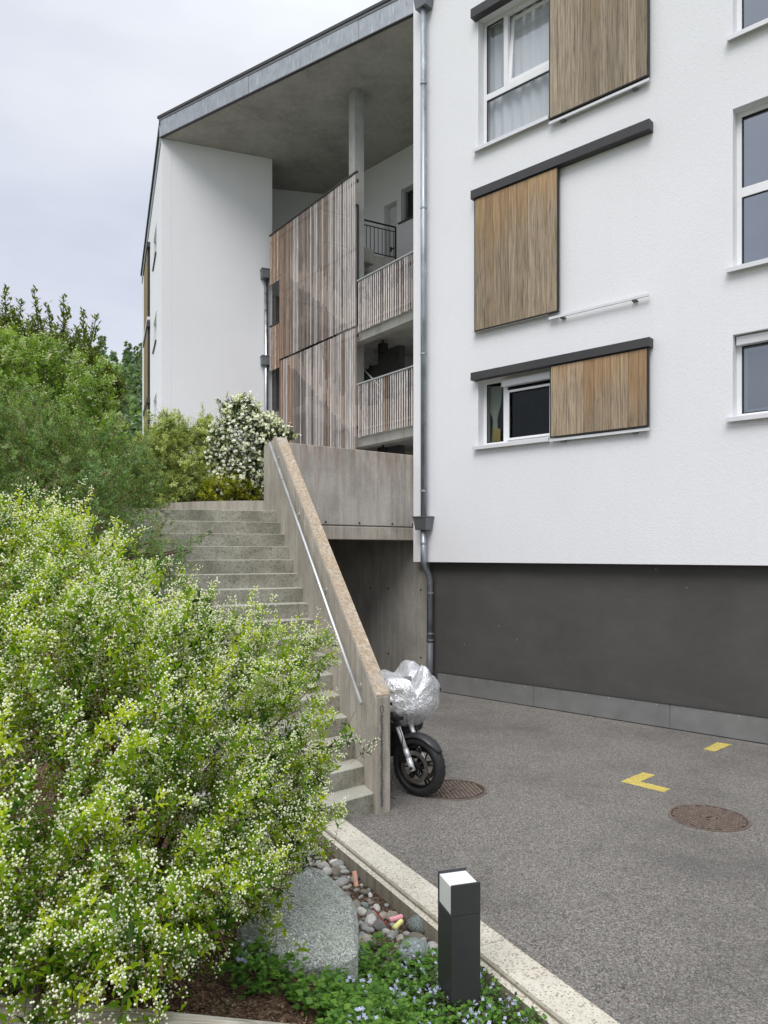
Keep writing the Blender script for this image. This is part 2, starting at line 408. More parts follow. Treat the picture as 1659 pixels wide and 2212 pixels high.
def leaf_geo(P, D, N, Ln, Wd, tint, fold=.12, droop=.15):
    D = nrm(D); S = nrm(np.cross(D, N)); N = nrm(np.cross(S, D)); Ln = Ln[:, None]; Wd = Wd[:, None]
    n = len(P); V = np.empty((n, 5, 3))
    V[:, 0] = P
    V[:, 1] = P + D * Ln * .42 + S * Wd * .5 + N * Wd * fold
    V[:, 2] = P + D * Ln - N * Ln * droop
    V[:, 3] = P + D * Ln * .42 - S * Wd * .5 + N * Wd * fold
    V[:, 4] = P + D * Ln * .5 - N * Wd * fold
    b = (np.arange(n) * 5)[:, None]
    F = np.concatenate([b + np.array([[0, 4, 2, 1]]), b + np.array([[0, 3, 2, 4]])])
    return V.reshape(-1, 3), F, np.repeat(tint, 5)
def bud_geo(P, D, r, ln, tint):
    D = nrm(D); A = nrm(np.cross(D, RNG.normal(size=P.shape))); B = np.cross(D, A); n = len(P)
    r = np.broadcast_to(r, (n,))[:, None]; ln = np.broadcast_to(ln, (n,))[:, None]
    V = np.empty((n, 6, 3)); V[:, 0] = P - D * ln * .5; V[:, 5] = P + D * ln * .5
    V[:, 1] = P + A * r; V[:, 2] = P + B * r; V[:, 3] = P - A * r; V[:, 4] = P - B * r
    b = (np.arange(n) * 6)[:, None]
    F = np.concatenate([b + np.array([t]) for t in ((0,2,1),(0,3,2),(0,4,3),(0,1,4),(5,1,2),(5,2,3),(5,3,4),(5,4,1))])
    return V.reshape(-1, 3), F, np.repeat(tint, 6)
def twig_geo(A, B, r):
    D = nrm(B - A); S = nrm(np.cross(D, RNG.normal(size=A.shape))); T = np.cross(D, S); n = len(A)
    V = np.empty((n, 6, 3))
    for k in range(3):
        o = S * cos(2*pi*k/3) + T * sin(2*pi*k/3)
        V[:, k] = A + o * r; V[:, 3 + k] = B + o * r * .5
    b = (np.arange(n) * 6)[:, None]
    F = np.concatenate([b + np.array([t]) for t in ((0,1,4,3),(1,2,5,4),(2,0,3,5))])
    return V.reshape(-1, 3), F
def cat_geo(parts):
    Vs, Fs, Ts, n = [], [], [], 0
    for V, F, T in parts:
        Vs.append(V); Fs.append(F + n); Ts.append(T); n += len(V)
    return np.concatenate(Vs), np.concatenate(Fs), np.concatenate(Ts)
def blob_points(blobs, n, rmin=.72, rmax=1.04, squash=(1, 1, 1), shell=.72):
    """points near the surface of a union of spheres; (x,y,z,r) each"""
    C = np.array([b[:3] for b in blobs]); Rr = np.array([b[3] for b in blobs]); w = Rr ** 2 / (Rr ** 2).sum()
    P, D = [], []
    got = 0
    while got < n:
        k = RNG.choice(len(blobs), size=n, p=w); d = nrm(RNG.normal(size=(n, 3)))
        rr = rmin + (rmax - rmin) * RNG.random(n) ** .6
        sq = np.array(squash)
        p = C[k] + d * sq * (Rr[k] * rr)[:, None]
        dd = np.linalg.norm((p[:, None] - C[None]) / sq, axis=2) / Rr[None]
        dd[np.arange(n), k] = 9
        ok = dd.min(axis=1) > shell
        P.append(p[ok]); D.append(d[ok]); got += ok.sum()
    return np.concatenate(P)[:n], np.concatenate(D)[:n]
def bl(x, y, Y, r):
    p = px(x, y, Y); return (p.x, p.y, p.z, r)

def sprig_shrub(name, label, cat, base, blobs, nspr, leafmat, leaf_len, leaf_w, spr_len, nodes=6, up=.35, shell=.72,
                flowers=None, fl_n=0, fl_r=.004, fl_l=.008, fl_spread=.02, petalmat=None, stems=14, rmin=.6, twigmat=None,
                opp=.85, trunk_r=.02, tint_mu=.5, tint_sd=.22, group=None, dark_inner=0.3, fl_frac=1.0, squash=(1,1,1), shoot=0, shoot_len=.4, bias=(0, 0, 0)):
    """a shrub: stems rising from one base, twigs with leaves (joined), flowers (joined)"""
    root = empty(name, base, 0, label, cat, group)
    b0 = np.array(base)
    P, D = blob_points(blobs, nspr, rmin, 1.03, squash, shell)
    n = nspr
    T = nrm(D * .75 + np.array([0, 0, up]) + np.array(bias) + RNG.normal(size=(n, 3)) * .38)
    sprt = np.clip(RNG.normal(tint_mu, tint_sd, n), 0, 1)
    if shoot:
        k_ = n // shoot; idx = np.repeat(np.arange(k_), shoot)[:n]; idx = np.concatenate([idx, RNG.integers(0, k_, n - len(idx))])
        Ts = T[idx]; Ps = P[idx]; w_ = np.tile(np.linspace(-1, .25, shoot), k_ + 1)[:n]
        sl_ = (shoot_len * (.6 + .8 * RNG.random(k_)))[idx]
        P = Ps + Ts * (sl_ * w_)[:, None] + np.array([0, 0, -1.0]) * (sl_ * .25 * (w_ + .4) ** 2)[:, None] + RNG.normal(size=(n, 3)) * .012
        T = nrm(Ts * .75 + RNG.normal(size=(n, 3)) * .42 + np.array([0, 0, .12]))
        sprt = np.clip(sprt[idx] + RNG.normal(0, .1, n), 0, 1)
    ln = spr_len * (.6 + .8 * RNG.random(n))
    A = P - T * (ln * .6)[:, None] - b0
    leafs = []
    S0 = nrm(np.cross(T, RNG.normal(size=(n, 3)))); S1 = np.cross(T, S0)
    for j in range(nodes):
        u = j / max(1, nodes - 1)
        pos = A + T * (ln * (.15 + .85 * u))[:, None] + RNG.normal(size=(n, 3)) * .004
        S = S0 if j % 2 == 0 else S1
        for sg in (-1, 1):
            dd = nrm(T * .55 + S * sg * opp + RNG.normal(size=(n, 3)) * .22)
            nn = nrm(T * .8 + np.array([0, 0, .7]) + RNG.normal(size=(n, 3)) * .25)
            sz = (.65 + .6 * RNG.random(n)) * (1.1 - .45 * u)
            leafs.append(leaf_geo(pos, dd, nn, leaf_len * sz, leaf_w * sz, np.clip(sprt + (u - .5) * .35 + RNG.normal(0, .1, n), 0, 1)))
    V, F, t = cat_geo(leafs)
    npmesh('foliage', V, F, leafmat, t, root, kind='stuff')
    V, F = twig_geo(A - T * (ln * .4)[:, None], A + T * ln[:, None], .0013 if spr_len < .3 else .004)
    npmesh('twigs', V, F, twigmat or BARK, None, root, kind='stuff')
    if fl_n:
        sel = np.where(RNG.random(n) < fl_frac)[0]; m = len(sel)
        k = np.repeat(sel, fl_n); q = len(k)
        u = RNG.random(q)
        pos = A[k] + T[k] * (ln[k] * (.5 + .85 * u))[:, None] + RNG.normal(size=(q, 3)) * (fl_spread * (1.25 - .8 * u))[:, None]
        dd = nrm(RNG.normal(size=(q, 3)) + T[k])
        if flowers == 'bud':
            g = bud_geo(pos, dd, fl_r * (.7 + .6 * RNG.random(q)), fl_l * (.7 + .6 * RNG.random(q)), RNG.random(q))
        else:      # small open flowers: four petals
            gs = []
            nn = nrm(T[k] + RNG.normal(size=(q, 3)) * .6)
            s = nrm(np.cross(nn, RNG.normal(size=(q, 3)))); s2 = np.cross(nn, s)
            for c_, e_ in ((1, 0), (0, 1), (-1, 0), (0, -1)):
                gs.append(leaf_geo(pos, s * c_ + s2 * e_ + nn * .25, nn, np.full(q, fl_l), np.full(q, fl_r), RNG.random(q), .05, .1))
            g = cat_geo(gs)
        npmesh('blossom', g[0], g[1], petalmat or PETAL, g[2], root, kind='stuff')
    mb = MB()
    for i in range(stems):
        k = blobs[i % len(blobs)]
        e = Vector(k[:3]) - Vector(base) + Vector(RNG.normal(size=3)) * k[3] * .35
        s = Vector((random.uniform(-.12, .12), random.uniform(-.12, .12), -.05))
        mid = s.lerp(e, .5) + Vector((0, 0, abs(e.z) * .12 + .02)) + Vector(RNG.normal(size=3)) * .04
        pts = [s * (1-t)**2 + mid * 2*t*(1-t) + e * t*t for t in (0, .2, .4, .6, .8, 1)]
        mb.tube(pts, trunk_r, 6, True, trunk_r * .35)
    mb.build('stems', twigmat or BARK, root, smooth=True)
    return root

# ================================================================== SETTING: ground
K0 = gp(715, 1755); KD = Vector((.474, -.8805, 0))       # kerb's outer line and direction (towards camera)
KN = Vector((-.8805, -.474, 0))                           # left of the kerb
P1 = Vector((-.139, 6.85, 0)); GD = Vector((-.341, .940, 0)); SL = Vector((-.940, -.341, 0))   # stair foot, run, left
RISE, RUN, NST = .178, .273, 17
TOP = RISE * NST
def sm(a, b, x):
    t = min(1, max(0, (x - a) / (b - a))); return t * t * (3 - 2 * t)
def terrain(x, y):
    d = Vector((x, y, 0)) - K0; t = d.dot(KN)
    bed = -.4 if t < .2 else (-.1 + .5 * sm(.72, 1.7, t) + .42 * sm(1.5, 2.9, t))
    q = Vector((x, y, 0)) - P1; s = q.dot(GD); v = q.dot(SL)
    zs = min(max((s + .1) * .652, 0), 3.0)
    if v < 0: return bed if s < -.25 else -.4
    if v < 2.25 and s > -.3: return min(zs - .45, 2.4)
    if s > -.3: return max(min(bed, .5), zs) if v > 2.6 else zs - .1
    return bed
def grid_mesh(name, x0, x1, nx, y0, y1, ny, fz, mat, kind='structure', label=None):
    xs = np.linspace(x0, x1, nx); ys = np.linspace(y0, y1, ny)
    V = np.array([(x, y, fz(x, y)) for y in ys for x in xs])
    i, j = np.meshgrid(np.arange(nx - 1), np.arange(ny - 1)); a = (j * nx + i).ravel()
    F = np.stack([a, a + 1, a + nx + 1, a + nx], 1)
    return npmesh(name, V, F, mat, None, None, True, kind, label)
def mk_soil():
    m = M_('bark_mulch_soil', .95, 0, .15); v = m.pos()
    vo = m.n('ShaderNodeTexVoronoi'); vo.inputs['Scale'].default_value = 70; m.l(v, vo.inputs['Vector'])
    c = m.ramp(vo.outputs['Color'], [(.1, (.05, .03, .02)), (.5, (.14, .082, .052)), (.9, (.3, .2, .135))])
    m.col(c); m.bump(m.math('ADD', vo.outputs['Distance'], m.noise(v, 25, 5, .7)), .02, 1); return m.m
SOIL = mk_soil()
GRASSY = plain('grassy_ground', (.07, .1, .03), .95, 0, .4, 2, .02)
grid_mesh('soil_bed', -14, 2.6, 150, -3, 14, 150, terrain, SOIL)
far = MB(); far.prism([(-900, -400), (900, -400), (900, 1500), (-900, 1500)], -1.2, -.62)
far.build('far_ground', GRASSY)['kind'] = 'structure'
# asphalt yard: one sheet with the kerb line on its left
kp = lambda t, o=0.0: (K0 + KD * t + KN * o)
asp = [kp(-.25)[:2], kp(9.5)[:2], (9, -6), (14, -6), (14, 24), (-6, 24), (-6, 12.5), (-1.2, 9.6), (-.35, 7.0)]
mb = MB(); mb.prism([tuple(p) for p in asp], -.3, 0.0)
mb.build('asphalt_yard', ASPHALT)['kind'] = 'structure'
# kerb: wide aggregate top, narrow lower lip, stained inner face; individual lengths
kb = []
t = -1.6; first = True
root = empty('kerb', (K0.x, K0.y, 0), 0, kind='structure')
def kerb_piece(t0, t1):
    m = MB(); prof = [(0, -.3), (0, .028), (.012, .036), (.235, .036), (.245, .022), (.245, .004), (.285, 0.0), (.285, -.3)]
    vs = []; 
    for tt in (t0, t1):
        for o, z in prof:
            p = kp(tt, o); vs.append((p.x - K0.x, p.y - K0.y, z))
    n = len(prof)
    fs = [tuple(range(n)), tuple(range(2*n-1, n-1, -1))] + [(i, i + n, (i+1) % n + n, (i+1) % n) for i in range(n)]
    m.add(vs, fs); return m.build('kerb_stone', KERB, root)
for a, b in ((-1.5, .12), (.124, 2.62), (2.624, 5.12), (5.124, 9.4)): kerb_piece(a, b)
# yellow markings
def mk_paint():
    m = M_('yellow_road_paint', .7, 0, .3); v = m.pos()
    vo = m.noise(v, 95, 5, .75)
    c = m.ramp(m.noise(v, 7, 4), [(.3, (.62, .47, .07)), (.7, (.78, .63, .16))])
    c = m.mix(m.ramp(vo, [(.42, G(.9)), (.5, G(0))]), c, (.16, .15, .13))
    m.col(c); m.bump(vo, .005, .6); return m.m
PAINT = mk_paint()
def c2(x, y): return gp((1000 + x / 1.803) * .864, (1700 + y / 1.803) * .864)
for nm, pts in (('parking_corner_marking', [(995, 458), (1095, 418), (1150, 430), (1082, 459), (1218, 492), (1190, 507)]),
                ('parking_end_marking', [(1368, 313), (1430, 282), (1496, 292), (1418, 323)])):
    m = MB(); m.prism([tuple(c2(*p)[:2]) for p in pts], .0005, .004); m.build(nm, PAINT)['kind'] = 'structure'

# manhole covers
def mk_rust():
    m = M_('rusty_cast_iron', .7, .3, .4); v = m.pos()
    c = m.ramp(m.noise(v, 18, 5, .7), [(.3, (.11, .085, .07)), (.55, (.2, .15, .12)), (.8, (.3, .25, .21))])
    m.col(c); m.bump(m.noise(v, 90, 3), .003, .6); return m.m
RUST = mk_rust()
RUSTD = plain('dark_groove', (.045, .033, .027), .9, 0, .3, 30)  # lid base, darker than the studs so the grid stands out
def manhole(c, r, label, ang):
    root = empty('manhole_cover', (c.x, c.y, 0), ang, label, 'manhole cover')
    m = MB(); m.lathe([(r, -.05), (r, .008), (r - .022, .008), (r - .022, -.004)], 48, 'z'); m.build('rim', RUST, root, loc=(0, 0, 0))
    m = MB(); m.lathe([(0, .005), (r - .026, .005), (r - .026, -.05)], 48, 'z'); m.build('lid', RUSTD, root)
    m = MB(); s = .041; k = int(r / s) + 1
    for i in range(-k, k + 1):
        for j in range(-k, k + 1):
            x, y = i * s, j * s
            if .075 < math.hypot(x, y) < r - .045:
                h = .0145; m.add([(x-h, y-h, .005), (x+h, y-h, .005), (x+h, y+h, .005), (x-h, y+h, .005), (x-h*.7, y-h*.7, .011), (x+h*.7, y-h*.7, .011), (x+h*.7, y+h*.7, .011), (x-h*.7, y+h*.7, .011)],
                                 [(4,5,6,7), (0,1,5,4), (1,2,6,5), (2,3,7,6), (3,0,4,7)])
    tag(m.build('stud_grid', RUST, root), kind='stuff')
    m = MB(); m.lathe([(.062, .005), (.062, .011), (.05, .011), (.05, .006), (0, .006)], 24, 'z'); m.build('centre_boss', RUST, root)
    m = MB(); m.box(-.03, .03, -.012, .012, .0065, .0085); m.build('lifting_slot', GASKET, root)
manhole(gp(1531, 1767), .345, 'round rusty manhole cover alone in the open asphalt below the yellow corner mark', .3)
manhole(gp(981, 1706), .33, 'round rusty manhole cover partly under the motorcycle front wheel', .2)

# ================================================================== RIGHT APARTMENT BLOCK
RO = Vector((1.44, 12.4, 0)); RTH = math.atan2(-.677, .736)
ru = Vector((cos(RTH), sin(RTH), 0)); rv = Vector((-sin(RTH), cos(RTH), 0))
YF = -.18                                        # white face stands proud of the charcoal base
def rl(x, y, yl=YF):
    """survey ray -> local x, z on the facade plane y = yl"""
    d = Vector(((x - 829.5) / 1600, 1, (1195 - y) / 1600)); o = Vector(CAM) - RO
    s = (yl - o.dot(rv)) / d.dot(rv); p = o + d * s
    return p.dot(ru), p.z
def wall_holes(m, u0, u1, z0, z1, holes, place, depth):
    """wall slab between planes 0 and depth with rectangular openings; place(u, w, z) -> point"""
    us = sorted({u0, u1, *[h[0] for h in holes], *[h[1] for h in holes]}); zs = sorted({z0, z1, *[h[2] for h in holes], *[h[3] for h in holes]})
    for a, b in zip(us, us[1:]):
        for c, d in zip(zs, zs[1:]):
            if any(h[0] <= (a+b)/2 <= h[1] and h[2] <= (c+d)/2 <= h[3] for h in holes): continue
            for w, fl in ((0, False), (depth, True)):
                q = [place(a, w, c), place(b, w, c), place(b, w, d), place(a, w, d)]
                m.add(q, [(0, 1, 2, 3) if not fl else (3, 2, 1, 0)])
    for (a, b, c, d) in holes + [(u0, u1, z0, z1)]:
        rim = (a, b, c, d) == (u0, u1, z0, z1)
        for (p, q) in (((a, c), (b, c)), ((b, c), (b, d)), ((b, d), (a, d)), ((a, d), (a, c))):
            f = [place(p[0], 0, p[1]), place(q[0], 0, q[1]), place(q[0], depth, q[1]), place(p[0], depth, p[1])]
            m.add(f, [(3, 2, 1, 0) if rim else (0, 1, 2, 3)])
block = empty('apartment_block', RO, RTH, 'white rendered apartment block on a charcoal base with sliding wooden shutters, nearest on the right', 'building')
xc = rl(893, 600)[0]                              # left corner
zb = rl(930, 1214)[1]
xL, xR = rl(1033, 900)[0], rl(1190, 900)[0]
xL3 = rl(1583, 900)[0]; xR3 = xL3 + 1.5
ZROOF = 16.6
zr1t = rl(1016.6, 812)[1]; zr1b = rl(1016.6, 827)[1]
zr2t = rl(1016.6, 424)[1]; zr2b = rl(1016.6, 441)[1]
zr3t = rl(1016.6, 37)[1]; zr3b = rl(1016.6, 55)[1]
zs1 = rl(1020, 966)[1]; zs2 = rl(1020, 716)[1]; zs3 = rl(1018, 330)[1]
holes = [(xL, xR, zs1, zr1b + .02), (xL, xR, zs2, zr2b + .02), (xL, xR, zs3, zr3b + .02)]
zq = [(rl(1576, 903)[1], rl(1580, 724)[1]), (rl(1576, 582)[1], rl(1580, 237)[1]), (rl(1573, 86)[1], rl(1573, 86)[1] + 2.1)]
for a, b in zq: holes.append((xL3, xR3, a, b))
XE = 13.0
m = MB(); wall_holes(m, xc, XE, zb, ZROOF, holes, lambda u, w, z: (u, YF + w, z), .34)
m.box(xc, xc + .3, YF + .342, 10, 2.62, ZROOF); m.box(XE - .3, XE, YF + .342, 10, zb, ZROOF); m.box(xc + .3, XE - .3, 9.7, 10, zb, ZROOF)
m.build('wall', STUCCO, block)
m = MB(); m.box(xc - .1, XE + .1, YF - .35, 10.3, ZROOF, ZROOF + .3); m.build('roof', ZINC, block)
xb = rl(928, 1400, 0)[0]
m = MB(); m.box(xb, XE, 0, .3, -.2, zb + .3); m.build('base_wall', BASEWALL, block)
m = MB(); m.box(xc + .31, XE - .31, .34, 9.68, zb + .02, zb + .3); m.build('floor_slab', CONC_SOFT, block)
# base skirting plates
zk = .335
j1 = rl(1153, 1500, -.02)[0]; j2 = rl(1447, 1560, -.02)[0]; w = j2 - j1
edges = [rl(945, 1470, -.02)[0], j1, j2, j2 + w, j2 + 2*w, j2 + 3*w, j2 + 4*w]
for a, b in zip(edges, edges[1:]):
    m = MB(); m.box(a + .003, b - .003, -.022, -.001, .012, zk); pl = m.build('skirting_plate', SKIRT, block, bevel=.002)
    n_ = 6
    for i in range(n_):
        xx = a + (b - a) * (i + .5) / n_
        s = MB(); s.lathe([(0, -.004), (.009, -.003), (.011, 0)], 8, 'y', (xx, -.0225, zk - .03)); s.build('screw', STEEL, pl)
m = MB(); m.box(edges[0], edges[-1], -.03, -.001, zk + .001, zk + .008); m.build('skirting_cap', DARKRAIL, block)

def frame_box(m, x0, x1, z0, z1, y0, y1, t=.075):
    m.box(x0, x1, y0, y1, z0, z0 + t); m.box(x0, x1, y0, y1, z1 - t, z1)
    m.box(x0, x0 + t, y0, y1, z0 + t, z1 - t); m.box(x1 - t, x1, y0, y1, z0 + t, z1 - t)
def window(parent, x0, x1, z0, z1, yf, mull=None, trans=None, glass=GLASS, sill=True, sash=None, sdrop=.0, x1s=None):
    y0, y1 = yf + .15, yf + .22
    m = MB(); frame_box(m, x0, x1, z0, z1, y0, y1, .06)
    if mull is not None: m.box(mull - .04, mull + .04, y0, y1, (trans + .05) if trans is not None else z0 + .06, z1 - .06)
    if trans is not None:
        if mull is None: m.box(x0 + .06, x1 - .06, y0, y1, trans - .06, trans + .06)
        else:
            m.box(x0 + .06, x1 - .06, y0, y1, trans - .05, trans + .05)
    W = m.build('window', UPVC, parent, bevel=.004)
    xs = [x0 + .06] + ([mull - .04, mull + .04] if mull is not None else []) + [x1 - .06]
    zz = [z0 + .06] + ([trans - .05, trans + .05] if trans is not None else []) + [z1 - .06]
    for i in range(0, len(xs), 2):
        for j in range(0, len(zz), 2):
            a, b, c, d = xs[i], xs[i+1], zz[j], zz[j+1]
            if len(zz) == 4 and j == 0:
                if i: continue
                b = xs[-1]
            if sash and i == len(xs) - 2 and j == len(zz) - 2:
                # tilted opening sash
                piv = Vector((0, 0, c)); an = R(sash)
                def T(v, piv=piv, an=an):
                    h = v.z - c; yy = v.y - (y0 + .03)
                    return Vector((v.x, y0 + .03 + yy * cos(an) + h * sin(an), c + h * cos(an) - yy * sin(an)))
                s = MB()
                for (p, q, r_, t_) in ((a, b, c, c + .06), (a, b, d - .06, d), (a, a + .06, c + .06, d - .06), (b - .06, b, c + .06, d - .06)):
                    s.box(p, q, y0 + .005, y0 + .055, r_, t_, T)
                s.build('sash', UPVC, W, bevel=.003)
                s = MB(); s.box(a + .06, b - .06, y0 + .025, y0 + .031, c + .06, d - .06, T); s.build('pane', glass, W)
                continue
            s = MB(); s.box(a, b, y0 + .03, y0 + .036, c, d); s.build('pane', glass, W)
            s = MB(); frame_box(s, a, b, c, d, y0 + .012, y0 + .03, .014); s.build('gasket', GASKET, W)
    if sill:
        s = MB(); s.box(x0 - .06, (x1s or x1) + (0 if x1s else .06), yf - .075, y0, z0 - .03, z0 - .004)
        s.box(x0 - .06, (x1s or x1) + (0 if x1s else .06), yf - .085, yf - .076, z0 - .062, z0 - .002)
        s.build('sill', SILLM, W, bevel=.003)
    # room behind: five inward faces
    r = MB(); X0, X1, Y0, Y1, Z0, Z1 = x0 - .8, x1 + .8, yf + .342, yf + 2.6, z0 - .7, z1 + .25
    r.add([(X0,Y0,Z0),(X1,Y0,Z0),(X1,Y1,Z0),(X0,Y1,Z0),(X0,Y0,Z1),(X1,Y0,Z1),(X1,Y1,Z1),(X0,Y1,Z1)],
          [(0,1,2,3),(7,6,5,4),(3,2,6,7),(0,3,7,4),(2,1,5,6)])
    r.build('room', DARKIN, W)
    return W
xm = rl(1092, 900, YF + .15)[0]
window(block, xL, xR, zs1, zr1b + .02, YF, xm, None, GLASS_DARK, x1s=xR)
W2 = window(block, xL, xR, zs2, zr2b + .02, YF, xm, rl(1050, 600, YF+.15)[1], GLASS, x1s=xR)
t3 = rl(1050, 212, YF + .15)[1]
window(block, xL, xR, zs3, zr3b + .02, YF, xm, t3, GLASS_NET, sash=5.5, x1s=xR)
window(block, xL3, xR3, zq[0][0], zq[0][1], YF, None, None, GLASS, sash=None)
window(block, xL3, xR3, zq[1][0], zq[1][1], YF, None, rl(1597, 418, YF + .15)[1], GLASS_SKY)
window(block, xL3, xR3, zq[2][0], zq[2][1], YF, None, zq[2][0] + 1.0, GLASS_SKY)
# inner sash of the lowest left window, blind box and arm
s = MB(); frame_box(s, xm + .045, xR - .062, zs1 + .062, zr1b - .2, YF + .125, YF + .148, .035); s.build('inner_sash', UPVC, block, bevel=.003)
s = MB(); s.box(xm - .02, xR - .004, YF + .05, YF + .147, zr1b - .145, zr1b - .04); s.build('blind_box', SILLM, block, bevel=.008)
s = MB(); frame_box(s, xL3 + .065, xR3 - .065, zq[0][0] + .065, zq[0][1] - .14, YF + .2, YF + .24, .05); s.build('inner_sash', UPVC, block, bevel=.003)
s = MB(); s.box(xL3 + .02, xR3 - .004, YF + .06, YF + .147, zq[0][1] - .13, zq[0][1] - .015); s.build('blind_box', SILLM, block, bevel=.008)

# dark rail boxes above, track rails below, shutters with planks
def rail_box(x0, x1, z0, z1):
    m = MB(); m.box(x0, x1, YF - .135, YF - .001, z0, z1); o = m.build('shutter_rail', DARKRAIL, block, bevel=.003); return o
xr0, xr1 = rl(1016.6, 800, YF - .13)[0], rl(1403, 800, YF - .13)[0]
rail_box(xr0, xr1, zr1b, zr1t + .01); rail_box(xr0, xr1, zr2b, zr2t + .01); rail_box(xr0, xr1, zr3b, zr3t + .01)
def track(x0, x1, z):
    m = MB(); m.box(x0, x1, YF - .085, YF - .055, z - .02, z + .018); tr = m.build('guide_track', SILLM, block, bevel=.002)
    for f in (.14, .86):
        xx = x0 + (x1 - x0) * f; b = MB(); b.box(xx - .035, xx + .035, YF - .06, YF - .001, z - .036, z - .021); b.build('track_bracket', HOPPER, tr)
def mk_shutter(x0, x1, z0, z1, nplank, mat, zlo, zhi):
    yb, yt = YF - .105, YF - .07
    m = MB(); frame_box(m, x0, x1, z0, z1, yb + .005, yt + .012, .018)
    m.box(x0 + .018, x1 - .018, yt - .003, yt + .011, z0 + .018, z1 - .018)
    sh = m.build('shutter', GASKET, block)
    w = (x1 - x0 - .036) / nplank
    ws = [w * random.uniform(.8, 1.2) for _ in range(nplank)]; k = (x1 - x0 - .036) / sum(ws); x = x0 + .018
    p = MB(); p.box(-.5, .5, 0, .022, 0, z1 - z0 - .036); base = p.mesh('plank', mat)
    for i, a in enumerate(ws):
        a *= k
        o = bpy.data.objects.new('plank', base); COL.objects.link(o); o.parent = sh
        o.location = (x + a / 2, yb + random.uniform(0, .0025), z0 + .018); o.scale = (a - .005, 1, 1); x += a
PL1 = mk_plank('lower_shutter_board', (.41, .265, .145), (.33, .265, .19), zs1 + .1, zr1b + .35, .13)
PL2 = mk_plank('middle_shutter_board', (.385, .26, .145), (.32, .26, .19), zs2 + 1.0, zr2b + .1, .13)
PL3 = mk_plank('upper_shutter_board', (.34, .26, .165), (.32, .265, .2), zs3 + .8, zr3b + .6, .13)
S = lambda x: rl(x, 900, YF - .105)[0]
mk_shutter(S(1187.5), S(1400), rl(1187, 946, YF - .105)[1], zr1b - .002, 11, PL1, 0, 0)
mk_shutter(S(1024), S(1205), rl(1024, 717, YF - .105)[1], zr2b - .002, 9, PL2, 0, 0)
mk_shutter(S(1185.5), S(1401), rl(1186, 258, YF - .105)[1], zr3b - .002, 11, PL3, 0, 0)
ztr = [rl(1187, 951, YF - .1)[1], rl(1190, 686, YF - .1)[1], rl(1187, 264, YF - .1)[1]]
for z in ztr: track(xR + .01, S(1400), z)

# curtains and the card in the lowest window
def curtain(x0, x1, z0, z1, y, mat, label, amp=.03, waves=9, tie=None, name='curtain'):
    nx, nz_ = 70, 16; vs = []; fs = []
    for j in range(nz_):
        v = j / (nz_ - 1); z = z0 + (z1 - z0) * v
        k = 1.0
        if tie is not None: k = 1 - .72 * math.exp(-((v - tie) / .23) ** 2) if v > tie else 1 - .72 + .5 * (tie - v) ** 1.0
        cxx = x1 if tie is not None else (x0 + x1) / 2
        for i in range(nx):
            u = i / (nx - 1); xx = x0 + (x1 - x0) * u
            if tie is not None: xx = cxx - .12 + (xx - cxx + .12) * k
            vs.append((xx, y + amp * sin(u * waves * 2 * pi + .4 * sin(v * 3)) + amp * .4 * sin(u * 23), z))
    for j in range(nz_ - 1):
        for i in range(nx - 1): a = j * nx + i; fs.append((a, a + 1, a + nx + 1, a + nx))
    m = MB(); m.add(vs, fs); o = m.build(name, mat, None, True, loc=RO, rot=(0, 0, RTH)); return tag(o, label, 'curtain')
curtain(xL + .02, xR + .3, zs3 - .02, zr3b, YF + .29, CURTAIN, 'white net curtain hanging behind the tilted top floor window', .022, 9)
curtain(rl(1050, 900, YF + .3)[0], rl(1084, 900, YF + .3)[0], zs1 + .0, zr1b - .05, YF + .3, CURTAIN2, 'sage green curtain tied back behind the narrow ground floor pane', .012, 6, tie=.42)
m = MB(); m.box(0, .15, 0, .012, 0, .27); o = m.build('paper_card', plain('ochre_card', (.36, .27, .1), .8), None, loc=(RO + ru * (rl(1064, 900, YF+.27)[0]) + rv * (YF + .27)).to_tuple()[:2] + (zs1 + .03,), rot=(0, 0, RTH))
tag(o, 'ochre yellow card standing behind the glass of the narrow ground floor pane', 'card')

# downpipe of the right block, with hoppers and brackets
dp = empty('downpipe', RO, RTH, 'long zinc downpipe with two square hoppers at the corner of the near white block', 'downpipe')
yp = YF - .11; xp = rl(915, 900, yp)[0]
zh2 = rl(911, 1130, yp)[1]; zh1 = rl(910, 8, yp)[1]; zj = rl(915, 1225, yp)[1]
r0 = .052
m = MB(); m.tube([(xp, yp, zh2 + .08), (xp, yp, zh1 - .1)], r0, 16); m.build('upper_pipe', PIPE, dp, True)
m = MB(); m.tube([(xp, yp, zh2 - .1), (xp, yp, zj + .1), (xp, yp + .02, zj + .03), (xp, yp + .08, zj - .06), (xp, yp + .14, zj - .13), (xp, yp + .17, zj - .2), (xp, yp + .17, .85)], r0, 16); m.build('lower_pipe', PIPE, dp, True)
m = MB(); m.tube([(xp, yp + .17, .85), (xp, yp + .17, -.02)], r0 + .006, 16); m.build('standpipe', plain('grey_standpipe', (.13, .14, .155), .5), dp, True)
